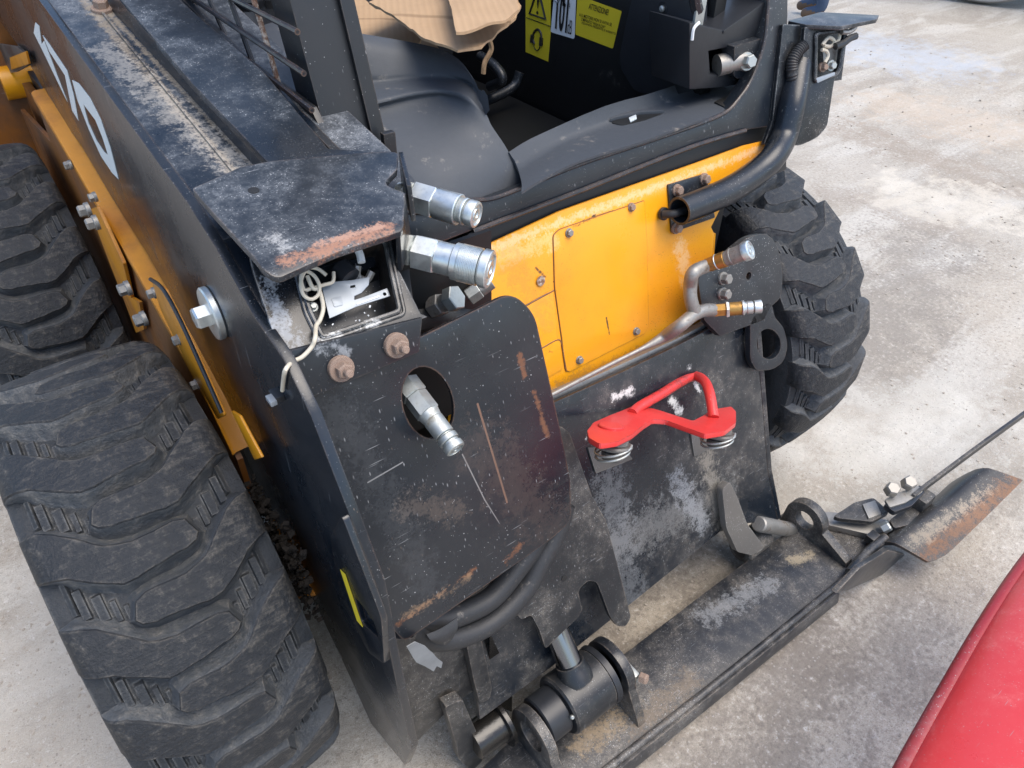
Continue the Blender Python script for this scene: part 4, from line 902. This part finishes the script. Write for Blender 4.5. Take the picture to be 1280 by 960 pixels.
plate('lamp_cap', fillet(P(pz(zc), 985, 26, 1026, 15, 1099, 19, 1096, 24, 1052, 33, 1008, 31), .003), .007, 'cap', LD, bev=.0015)
cond = P(off(GQ, .004), 1006, 56, 998, 64, 991, 76, 990, 92, 993, 112, 993, 138); cpts = catmull(cond, 10); n_ = len(cpts)
bm = bmesh.new(); add_tube(bm, cpts, lambda t: .0105+(.0013 if int(t*(n_-1)) % 2 else 0), 14, 1); bmesh.ops.recalc_face_normals(bm, faces=bm.faces); finish('cable_conduit', bm, 'hose', LB, 25)

# ---- hydraulic couplers on the right
RQ = off(K, .02)
EP = plate('coupler_plate', fillet(P(RQ, 872, 348, 935, 296, 958, 291, 972, 306, 979, 345, 976, 372, 962, 385, 955, 400, 900, 420, 880, 400), [.01, .02, .02, .02, .02, .01, .01, .0, 0, .01], 5), .014, 'blk', LD, bev=.002,
    holes=[disc(at(RQ, 936, 345), nrm(RQ), .008, 14)])
rgc = at(RQ, 962, 424); hl2 = [at(RQ, 961+15*math.cos(2*PI*i/20)+1*math.sin(2*PI*i/20), 430+19*math.sin(2*PI*i/20)) for i in range(20)]
rg = P(RQ, 938, 400, 958, 378, 966, 382, 968, 396, 980, 410, 985, 432, 980, 452, 966, 462, 946, 464, 938, 450)
plate('lifting_eye', fillet(rg, .014, 4), .014, 'blk', EP, bev=.002, holes=[hl2])
c1 = at(off(RQ, .04), 884, 332); c1b = at(off(RQ, .112), 936, 313)
k1_ = (c1b-c1).length/.117*1.06
coupler('hydraulic_coupler', c1, c1b-c1, [(.026, .0185, 'hex', 'brass'), (.003, .020, '', 'zinc'), (.022, .0195, '', 'brass'), (.012, .0185, '', 'steel'), (.006, .021, '', 'steel'), (.030, .0205, '', 'steel'), (.018, .0235, 'end', 'zinc')], None, LD, k1_)
c3 = at(off(RQ, .03), 892, 388); c3b = at(off(RQ, .090), 953, 383); k3_ = (c3b-c3).length/.115
coupler('hydraulic_coupler', c3, c3b-c3, [(.028, .0165, 'hex', 'brass'), (.008, .021, 'hex', 'zinc'), (.030, .0165, '', 'brass'), (.006, .019, '', 'zinc'), (.006, .015, '', 'zinc'), (.014, .016, '', 'zinc'), (.004, .0135, '', 'steel'), (.019, .0165, 'end', 'zinc')], None, LD, k3_)
tube('steel_pipe', P(off(RQ, .04), 888, 331, 872, 337, 865, 344)+P(off(RQ, .03), 863, 356, 863, 372, 868, 390), .0125, 'steel', LD, 14)
tube('steel_pipe', P(off(RQ, .03), 895, 388, 880, 388, 866, 394, 850, 407)+P(off(RQ, -.004), 828, 422, 800, 437)+P(off(RQ, -.018), 760, 457, 700, 488, 665, 506), lambda t: .0125 if t < .45 else max(.004, .0125-(t-.45)*.05), 'steel', LD, 14)
for u, v in ((903, 348), (902, 367)): bolt(at(RQ, u, v), nrm(RQ), .010, .016, 'steel', EP, 1.3)

# ---- quick attach plate on the ground end
QZ = .06; Q = pz(QZ)
qp = P(Q, 585, 975, 660, 905, 775, 821, 916, 714, 985, 664, 1020, 655, 1080, 668, 1100, 672, 1060, 722, 1040, 738, 900, 853, 760, 965, 700, 1012)
QA = plate('quick_attach_plate', qp, .012, 'hitch', LD, bev=.002)
QA['label'] = 'scratched black coupler plate lying flat in front'
# front lip: rounded bar and hanging edge
lipt = P(pz(QZ+.004), 690, 1020, 758, 962, 900, 850, 1040, 736, 1062, 716, 1100, 676)
tube('plate_lip', lipt, .0075, 'hitch', QA, 10, 3)
f0, f1 = at(pz(QZ), 690, 1026), at(pz(QZ), 1048, 738)
plate('plate_front_edge', [f0+V((0, -.004, 0)), f1+V((0, -.004, 0)), f1+V((-.0, -.012, -.035)), f0+V((0, -.012, -.035))], .012, 'hitch', QA, bev=.002)
# hinge ears on the plate: a profile in a plane x = const
def ear(name, x, prof_, th, mat, parent, holes=(), bev=.002): return plate(name, [V((x, y, z)) for y, z in prof_], th, mat, parent, holes=[[V((x, y, z)) for y, z in h] for h in holes], bev=bev)
def circ(cy, cz, r, n=20): return [(cy+r*math.cos(2*PI*i/n), cz+r*math.sin(2*PI*i/n)) for i in range(n)]
def earprof(cy, cz, r, zb, y0, y1):
    a = [(cy+r*math.cos(t), cz+r*math.sin(t)) for t in [PI*i/14 for i in range(15)]]
    return [(y1, zb)]+[(y1-.01, zb+.012)]+a+[(y0+.006, zb+.02), (y0, zb)]
CY, CZ = -.512, .140
ear('hinge_ear', -.288, earprof(CY-.012, CZ-.008, .058, QZ-.006, -.635, -.452), .020, 'hitch', QA, [circ(CY-.012, CZ-.004, .031)])
ear('hinge_ear', -.083, earprof(CY, CZ, .060, QZ-.006, -.615, -.448), .020, 'hitch', QA)
ER = ear('hinge_ear', .585, earprof(-.505, .105, .052, QZ-.006, -.64, -.44), .026, 'hitch', QA, [circ(-.505, .107, .025)])
# tilt cylinder end: barrel, seal, rod, retaining bolt
BR = lathe('cylinder_eye', V((-.212, CY, CZ)), XA, [(0, .056), (.004, .060), (.098, .060), (.102, .056)], 'grimy', LD, 40)
lathe('seal_sleeve', V((-.262, CY, CZ)), XA, [(0, .044), (.003, .047), (.046, .047), (.050, .044)], 'plast_d', BR, 36)
lathe('seal_ring', V((-.112, CY, CZ)), XA, [(0, .060), (.012, .062), (.014, .058)], 'plast_d', BR, 36)
rb = V((-.165, CY+.01, CZ+.05)); rtop = at(py(-.44), 694, 786); rdir = (rtop-rb).normalized()
lathe('rod_collar', rb-rdir*.01, rdir, [(0, .034), (.018, .033), (.026, .029), (.040, .028)], 'grimy', BR, 28)
lathe('cylinder_rod', rb+rdir*.02, rdir, [(0, .0245), (.30, .0245)], 'chrome', BR, 32)
lathe('hinge_pin', V((-.083, CY, CZ)), XA, [(0, .040), (.022, .040), (.026, .036)], 'grimy', QA, 32)
bolt(V((-.050, CY-.052, CZ+.010)), V((.35, -.9, .25)), .0105, .016, 'rust', QA, 0)
box('pin_lock', V((-.053, CY-.034, CZ-.004)), (.018, .036, .034), 'zinc_d', QA, bev=.006)
lathe('grease_nipple', V((-.215, CY-.040, CZ+.030)), V((-.2, -.7, .6)), [(0, .004), (.005, .004), (.007, .002)], 'zinc_d', BR, 10)
# far hinge: boss, pin and link
hcx = at(py(-.44), 928, 676)
HBX = lathe('hinge_boss', V((hcx.x-.03, -.455, hcx.z-.0)), XA, [(0, .030), (.004, .034), (.085, .034), (.088, .030)], 'grimy', LD, 28)
lathe('hinge_bore', V((hcx.x-.0305, -.455, hcx.z)), V((-1, 0, 0)), [(-.01, .018), (.0008, .018), (.001, .010)], 'ink', HBX, 20)
plate('hinge_rib', fillet(P(off(K, .03), 903, 612, 912, 602, 922, 622, 934, 655, 956, 684, 940, 694, 922, 690, 908, 660), .008), .016, 'worn', HBX, bev=.003)
pA = at(py(-.47), 948, 655); pB = at(py(-.49), 1000, 664); lathe('hinge_pin', pA, pB-pA, [(0, .016), (.004, .019), ((pB-pA).length, .019)], 'steel', LD, 20)
# locking wedge, arm, lever and wing at the far end
lk = pz(QZ+.028)
plate('latch_arm', fillet(P(pz(QZ+.02), 1026, 640, 1040, 640, 1110, 650, 1118, 662, 1088, 668, 1030, 655), .006), .018, 'steel', QA, bev=.002)
plate('latch_plate', fillet(P(pz(QZ+.05), 1042, 645, 1068, 628, 1092, 622, 1112, 640, 1090, 652, 1050, 648), .008), .012, 'grimy', QA, bev=.002)
plate('latch_block', P(pz(QZ+.055), 1078, 630, 1094, 625, 1102, 642, 1086, 648), .02, 'steel', QA, bev=.002)
cl = at(pz(QZ+.03), 1100, 662); bolt(cl, V((.6, -.4, .6)), .013, .022, 'zinc_d', QA, 0); box('latch_nut', at(pz(QZ+.025), 1090, 672), (.03, .022, .022), 'grimy', QA, bev=.003)
tube('plate_lip', P(pz(QZ+.022), 1062, 716, 1085, 690, 1106, 672), .012, 'hitch', QA, 10, 3)
LZ = QZ+.085
LVR = plate('latch_lever_mount', fillet(P(pz(LZ), 1105, 630, 1150, 606, 1156, 615, 1140, 632, 1118, 640), .006), .014, 'blk', QA, bev=.002)
for u, v in ((1111, 613), (1132, 605)): bolt(at(pz(LZ+.006), u, v+2), V((-.25, -.3, 1)), .0165, .026, 'steel', LVR, 0)
plate('lever_mount_plate', fillet(P(pz(LZ+.004), 1106, 624, 1122, 616, 1148, 607, 1154, 614, 1132, 628, 1112, 634), .005), .008, 'steel', LVR, bev=.0015)
box('lever_mount_foot', at(pz(LZ-.04), 1150, 628), (.05, .04, .06), 'grimy', LVR, bev=.006)
plate('lever_mount_web', fillet(P(pz(LZ-.045), 1112, 650, 1140, 628, 1150, 640, 1140, 655, 1118, 660), .006), .012, 'grimy', LVR, bev=.002)
lvp = P(pz(LZ), 1140, 622, 1156, 609)+P(pz(LZ+.02), 1200, 576)+P(pz(LZ+.05), 1260, 532, 1330, 482); lz = V((0, 0, 1))
bm = bmesh.new(); cp_ = catmull(lvp, 4); rings = []
for i, p in enumerate(cp_):
    d = (cp_[min(i+1, len(cp_)-1)]-cp_[max(i-1, 0)]).normalized(); s_ = d.cross(lz).normalized(); u_ = s_.cross(d)
    rings.append([bm.verts.new(p+s_*a*.0045+u_*b*.011) for a, b in ((-1, -1), (1, -1), (1, 1), (-1, 1))])
for A, B in zip(rings, rings[1:]):
    for j in range(4): bm.faces.new((A[j-1], A[j], B[j], B[j-1]))
bm.faces.new(rings[0]); bm.faces.new(rings[-1]); bmesh.ops.recalc_face_normals(bm, faces=bm.faces); bevel(bm, .0015)
finish('latch_lever', bm, 'grimy', LVR)
wz = QZ
WP = (at(pz(QZ+.045), 1190, 650), V((-.10, -.30, 1.0)))
ridge = P(WP, 1119, 679, 1150, 654, 1186, 627, 1214, 602, 1236, 585); front = P(WP, 1160, 702, 1182, 694, 1214, 664, 1248, 631, 1279, 600)
wn = nrm(WP); bk = [(a-b).normalized() for a, b in zip(ridge, front)]
WG = [[r+b*.026-wn*.050 for r, b in zip(ridge, bk)], [r+b*.020-wn*.022 for r, b in zip(ridge, bk)], [r+b*.010-wn*.007 for r, b in zip(ridge, bk)], ridge, [r.lerp(f, .2)+wn*.0015 for r, f in zip(ridge, front)], [r.lerp(f, .6)+wn*.001 for r, f in zip(ridge, front)], front]
WG = [catmull(r, 3) for r in WG]
for k_ in (0, 1):
    for r in WG[-2:]: pass
M['wing'] = paint('wing_paint', (.016, .017, .019), .42, .5, .6, .12, .5, .9, edgecol=(.28, .18, .11), seed=21,
    spots=[(at(pz(QZ+.045), 1160, 692), at(pz(QZ+.045), 1265, 606), .034, (.22, .11, .055), 3.0, .9), (at(pz(QZ+.045), 1140, 680), at(pz(QZ+.045), 1235, 612), .020, (.34, .29, .22), 3.5, .7), (at(pz(QZ+.07), 1130, 680), at(pz(QZ+.07), 1215, 622), .012, (.42, .36, .26), 3.6, .6), (at(pz(QZ+.06), 1166, 676), at(pz(QZ+.06), 1169, 680), .010, (.02, .02, .025), 2.0, .9)])
sheet('quick_attach_wing', WG, .009, 'wing', QA, 0)
plate('wing_web', P(py(-.69), 1045, 742, 1075, 710, 1110, 688, 1160, 700, 1100, 720, 1060, 738), .012, 'hitch', QA, bev=.002)
# near lower end: stop plate, hinge link, greasy pin
LBX = plate('boom_foot_plate', fillet(P(py(-.43), 486, 800, 600, 790, 612, 850, 570, 878, 516, 932, 500, 900), .006), .02, 'grimy', LD, bev=.002)
plate('foot_rib', fillet(P(py(-.45), 582, 800, 602, 800, 615, 860, 612, 874, 600, 880, 592, 850), .008), .016, 'grimy', LBX, bev=.002)
plate('hinge_link', fillet(P(py(-.46), 556, 884, 578, 874, 600, 925, 604, 950, 590, 965, 574, 950, 570, 930), .01), .02, 'grimy', LBX, bev=.003)
lathe('hinge_pin', V((-.375, -.46, .115)), XA, [(0, .034), (.06, .036), (.062, .05), (.07, .05)], 'grease', LBX, 28)
plate('foot_rib', fillet(P(py(-.42), 612, 790, 640, 850, 640, 890, 612, 880), .006), .016, 'grease', LBX, bev=.002)
# hydraulic hoses under the deflector
tube('hydraulic_hose', P(off(K, .066), 684, 640, 668, 680, 649, 707, 615, 747, 575, 768, 540, 776, 515, 770), .0185, 'hose', LD, 16)
tube('hydraulic_hose', P(off(K, .070), 706, 630, 694, 668, 676, 700, 655, 738, 614, 778, 566, 798, 530, 796, 510, 780), .0185, 'hose', LD, 16)
sheet('hose_flap', [P(off(K, .10), 533, 793, 552, 785, 571, 772), P(off(K, .105), 538, 800, 556, 797, 572, 785), P(off(K, .10), 544, 804, 558, 806, 566, 798)], .002, 'hose', LD, 2)
lathe('cylinder_body', at(py(-.36), 655, 770), V((-.1, .25, 1)), [(0, .04), (.01, .047), (.35, .047)], 'grimy', LD, 28)

# ---- yellow chassis side under the boom
CX = -.548
flo = [V((CX, y, z)) for y, z in ((.95, .958), (.8, .930), (.6, .880), (.341, .820))]
flo = flo+[V((CX, .15, .755)), V((CX, .04, .70)), V((CX, -.03, .635))]
bm = bmesh.new(); rows = []
for dx, dz in ((0, -.02), (.0, -.004), (.006, 0), (.10, .004)): rows.append([bm.verts.new(p+V((dx, 0, dz))) for p in flo])
for A, B in zip(rows, rows[1:]):
    for i in range(len(A)-1): bm.faces.new((A[i], A[i+1], B[i+1], B[i]))
bmesh.ops.recalc_face_normals(bm, faces=bm.faces); CH_=1
CHS = finish('chassis_rail', bm, 'yel_d', LD, 40)
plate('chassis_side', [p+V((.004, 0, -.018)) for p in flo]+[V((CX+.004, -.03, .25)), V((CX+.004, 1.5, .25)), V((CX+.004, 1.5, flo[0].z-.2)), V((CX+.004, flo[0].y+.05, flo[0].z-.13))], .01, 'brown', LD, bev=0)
for u, v in ((88, 206), (119, 246), (193, 366), (225, 424), (247, 480)): bolt(at(px(CX-.004), u, v), V((-1, 0, 0)), .008, .010, 'steel', CHS, 1.2)
plate('chassis_bracket', fillet(P(px(CX-.010), 112, 262, 121, 258, 154, 330, 164, 372, 174, 378, 180, 412, 170, 416, 156, 378, 138, 332), .003), .006, 'yel_d', CHS, bev=.002)
for u, v in ((110, 262), (120, 278), (160, 360), (180, 398)): bolt(at(px(CX-.03), u, v), V((-1, 0, 0)), .010, .014, 'steel', CHS, 1.3)
plate('chassis_cover', fillet(P(px(CX-.006), 190, 352, 205, 360, 245, 440, 280, 520, 272, 524, 236, 460, 200, 385), .006), .004, 'yel_d', CHS, bev=.0015)
tube('cover_seal', P(px(CX-.009), 188, 349, 204, 362, 225, 400, 250, 455, 277, 516), .003, 'plast_d', CHS, 8)
lathe('axle_tube', at(px(-.56), 2, 105), XA, [(0, .044), (.25, .044)], 'yel', CHS, 32)
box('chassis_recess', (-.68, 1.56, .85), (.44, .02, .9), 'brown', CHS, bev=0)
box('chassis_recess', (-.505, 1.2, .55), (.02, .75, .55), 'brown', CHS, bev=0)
plate('boom_pivot_bracket', fillet(P(px(-.53), -20, 52, 20, 58, 30, 66, 34, 82, 20, 90, -20, 96), .008), .006, 'grimy', CHS, bev=.002)
plate('boom_pivot_bracket', fillet(P(px(-.534), 12, 72, 32, 64, 36, 80, 14, 87), .004), .004, 'yel_d', CHS, bev=.001)
tube('mud_guard', P(px(-.57), -40, 110, -6, 135, 8, 182, 4, 200), .014, 'yel', CHS, 8)
# debris behind the lower boom
bm = bmesh.new(); rnd = random.Random(9)
for i in range(900):
    c = V((rnd.uniform(-.55, -.53), rnd.uniform(-.25, -.05), rnd.uniform(.40, .60))); s = rnd.choice((.0015, .002, .002, .003, .004, .007))
    q = Matrix.Rotation(rnd.random()*6, 3, 'X') @ Matrix.Rotation(rnd.random()*6, 3, 'Z'); add_box(bm, c, q @ XA, q @ YA, q @ ZA, s, s*1.4, s)
tag(finish('packed_dirt', bm, 'soil', CHS), kind='stuff')
box('chassis_body', (0, .68, .54), (.98, 1.66, .62), 'well', LD, bev=0)
plate('chassis_bracket', P(px(-.545), 289, 514, 299, 520, 327, 572, 318, 575), .004, 'yel', CHS, bev=.001)
plate('chassis_step', P(pz(.42), 338, 648, 362, 640, 400, 740, 372, 745), .01, 'yel_d', CHS, bev=.002)

# ------------------------------------------------------------------ loose things
def torn(pl, uv, th, mat, name, label, cat, amp=.006, curl=.03, seed=0):
    pts = P(pl, *uv); d = []
    for a, b in zip(pts, pts[1:]+pts[:1]):
        m = max(1, int((b-a).length/.012)); d += [a.lerp(b, i/m) for i in range(m)]
    c = sum(d, V())/len(d); n = nrm(pl)
    d = [p+(p-c).normalized()*amp*(noise.noise(p*14+V((seed, 0, 0)))+.4*noise.noise(p*70)) for p in d]
    def wp(p): return p+n*curl*noise.noise(p*5+V((0, seed, 3)))+n*.004*noise.noise(p*22)
    e1 = (pts[1]-pts[0]).normalized(); cuts = [(c+e1*k*.04, e1) for k in range(-7, 8)]+[(c+n.cross(e1)*k*.04, n.cross(e1)) for k in range(-7, 8)]
    o = plate(name, d, th, mat, None, bev=0, cut=cuts, warp=wp); return tag(o, label, cat, 'cardboard laid over the seat' if cat == 'cardboard' else None)
torn(pz(1.13), (440, -12, 470, 12, 505, 22, 535, 36, 520, 62, 470, 54, 446, 42), .004, 'card', 'cardboard_sheet', 'pale cardboard sheet lying lowest beside the cab post', 'cardboard', .002, .01, 1)
torn(pz(1.19), (462, 0, 560, -40, 646, -10, 651, 12, 645, 24, 628, 34, 616, 46, 602, 61, 572, 62, 545, 54, 522, 40, 500, 22), .004, 'card', 'cardboard_sheet', 'large brown cardboard sheet with a torn lower edge on the seat', 'cardboard', .005, .012, 2)
torn(pz(1.225), (556, -30, 640, -30, 648, 14, 632, 24, 600, 31, 570, 36, 566, 20), .004, 'card', 'cardboard_sheet', 'smaller grey brown cardboard flap lying on top of the others', 'cardboard', .003, .008, 3)
torn(pz(1.09), (506, 30, 530, 38, 560, 68, 540, 66, 508, 56), .004, 'card', 'cardboard_sheet', 'narrow folded cardboard strip tucked against the grey plastic moulding', 'cardboard', .002, .01, 4)
sc_ = torn(py(-.475), (508, 808, 518, 801, 530, 806, 542, 818, 552, 826, 550, 833, 545, 831, 541, 838, 530, 832, 520, 826), .0015, 'scrap', 'plastic_scrap', 'torn grey scrap hanging under the corner of the black deflector', 'scrap', .004, .012, 5)

# red bodywork of another machine close to the camera
hz = .45
e0 = P(pz(hz), 1112, 1014, 1134, 964, 1182, 876, 1232, 788, 1274, 722, 1312, 672, 1372, 600)
inw = V((.55, -.83, 0)).normalized()
prof_h = [(.004, -.10), (.0, -.03), (.0, -.008), (.003, .004), (.010, .013), (.022, .022), (.04, .033), (.07, .046), (.10, .057), (.15, .071), (.2, .083), (.34, .10)]
bm = bmesh.new(); rows = [[bm.verts.new(p+inw*a+V((0, 0, b))) for a, b in prof_h] for p in catmull(e0, 4)]
for A, B in zip(rows, rows[1:]):
    for j in range(len(prof_h)-1): bm.faces.new((A[j], A[j+1], B[j+1], B[j]))
bmesh.ops.recalc_face_normals(bm, faces=bm.faces)
if bm.faces[len(bm.faces)//2].normal.z < 0:
    for f in bm.faces: f.normal_flip()
bmesh.ops.solidify(bm, geom=bm.faces[:], thickness=.006); bmesh.ops.recalc_face_normals(bm, faces=bm.faces)
HD = tag(finish('red_fender', bm, 'hood', None, 60), 'curved glossy red body panel with a scuffed edge in the near right corner', 'fender')
bm = bmesh.new(); add_tube(bm, [p+V((-.002, .003, -.004)) for p in e0], .014, 10, 4); bmesh.ops.recalc_face_normals(bm, faces=bm.faces); finish('fender_edge', bm, 'hoodedge', HD, 60)

# far machine at the top right: its wheel on the concrete and the dark body above
wp_ = at(pz(0), 1222, 6)
FM = tag(empty('parked_machine', (wp_.x, wp_.y, 0)), 'parked machine with one pale rounded wheel, cut off at the top right corner', 'machine')
vd = (CAM-wp_); vd.z = 0; vd.normalize()
M['palet'] = plain('pale_dusty_tyre', (.40, .39, .37), .8, .15, 20, .2)
WF = lathe('wheel', V((vd.x*.0, vd.y*0, .72))-vd*.25, vd, [(0, .60), (.03, .68), (.08, .715), (.2, .715), (.25, .69), (.27, .60), (.26, .42)], 'palet', FM, 56)
lathe('rim', V((0, 0, .72)), vd, [(0, .42), (.02, .42), (.0, .38), (-.08, .34), (-.08, .1), (0, .1)], 'plast_d', WF, 40)
sd_ = V((-vd.y, vd.x, 0))
if sd_.x < 0: sd_ = -sd_
box('body', sd_*1.6-vd*.7+V((0, 0, 1.15)), (3.6, 1.3, 1.1), 'plast_d', FM, ax=sd_, ay=vd, bev=.08)
WF2 = lathe('wheel', sd_*2.6+V((0, 0, .72))-vd*.25, vd, [(0, .60), (.03, .68), (.08, .715), (.2, .715), (.25, .69), (.27, .60), (.26, .42)], 'palet', FM, 56)

# a person walking behind the loader: only one trouser leg shows above the lamp cap
def person(loc, yaw):
    bm = bmesh.new(); J = {}
    def j(k, x, y, z, r): v = bm.verts.new(V((x, y, z))); J[k] = (v, r)
    for k, a in dict(pel=(0, 0, .95, .13), wai=(0, 0, 1.1, .12), che=(0, .01, 1.32, .15), nek=(0, 0, 1.50, .06), hed=(0, -.01, 1.62, .09), top=(0, -.01, 1.74, .075)).items(): j(k, *a)
    for s, q in ((-1, 'l'), (1, 'r')):
        for k, a in dict(hip=(s*.1, 0, .9, .095), kne=(s*.11, -.03*s, .50, .07), ank=(s*.11, .05*s, .10, .05), toe=(s*.12, .05*s-.16, .05, .04), sho=(s*.18, 0, 1.43, .07), elb=(s*.25, .02, 1.14, .045), wri=(s*.24, -.08, .90, .032), han=(s*.23, -.12, .82, .03)).items(): j(q+k, *a)
    for a, b in [('pel', 'wai'), ('wai', 'che'), ('che', 'nek'), ('nek', 'hed'), ('hed', 'top')]+[(x+a, x+b) for x in 'lr' for a, b in (('hip', 'kne'), ('kne', 'ank'), ('ank', 'toe'), ('sho', 'elb'), ('elb', 'wri'), ('wri', 'han'))]+[('pel', 'lhip'), ('pel', 'rhip'), ('che', 'lsho'), ('che', 'rsho')]:
        bm.edges.new((J[a][0], J[b][0]))
    bm.verts.index_update(); idx = {k: v[0].index for k, v in J.items()}; rad = {k: v[1] for k, v in J.items()}
    me = bpy.data.meshes.new('person'); bm.to_mesh(me); bm.free()
    o = bpy.data.objects.new('person', me); COL.objects.link(o); md = o.modifiers.new('skin', 'SKIN')
    for k, i in idx.items():
        sv = me.skin_vertices[0].data[i]; sv.radius = (rad[k], rad[k]); sv.use_root = k == 'pel'
    o.modifiers.new('sub', 'SUBSURF').levels = 2
    bpy.context.view_layer.update(); m2 = bpy.data.meshes.new_from_object(o.evaluated_get(bpy.context.evaluated_depsgraph_get()))
    o.modifiers.clear(); o.data = m2; m2.materials.clear()
    for m in ('denim', 'shirt', 'skin', 'shoe'): m2.materials.append(M[m])
    for p in m2.polygons:
        z = p.center.z; p.material_index = 3 if z < .09 else 0 if z < 1.0 and abs(p.center.x) < .19 else 2 if z > 1.5 or z < .95 else 1; p.use_smooth = True
    o.location = loc; o.rotation_euler.z = yaw; return o
pf = at(pz(0), 1036, 24)
PE = person(V((pf.x-.10, pf.y+.05, 0)), R(200)); tag(PE, 'person in blue jeans behind the far lamp bracket, only a trouser leg showing', 'person')
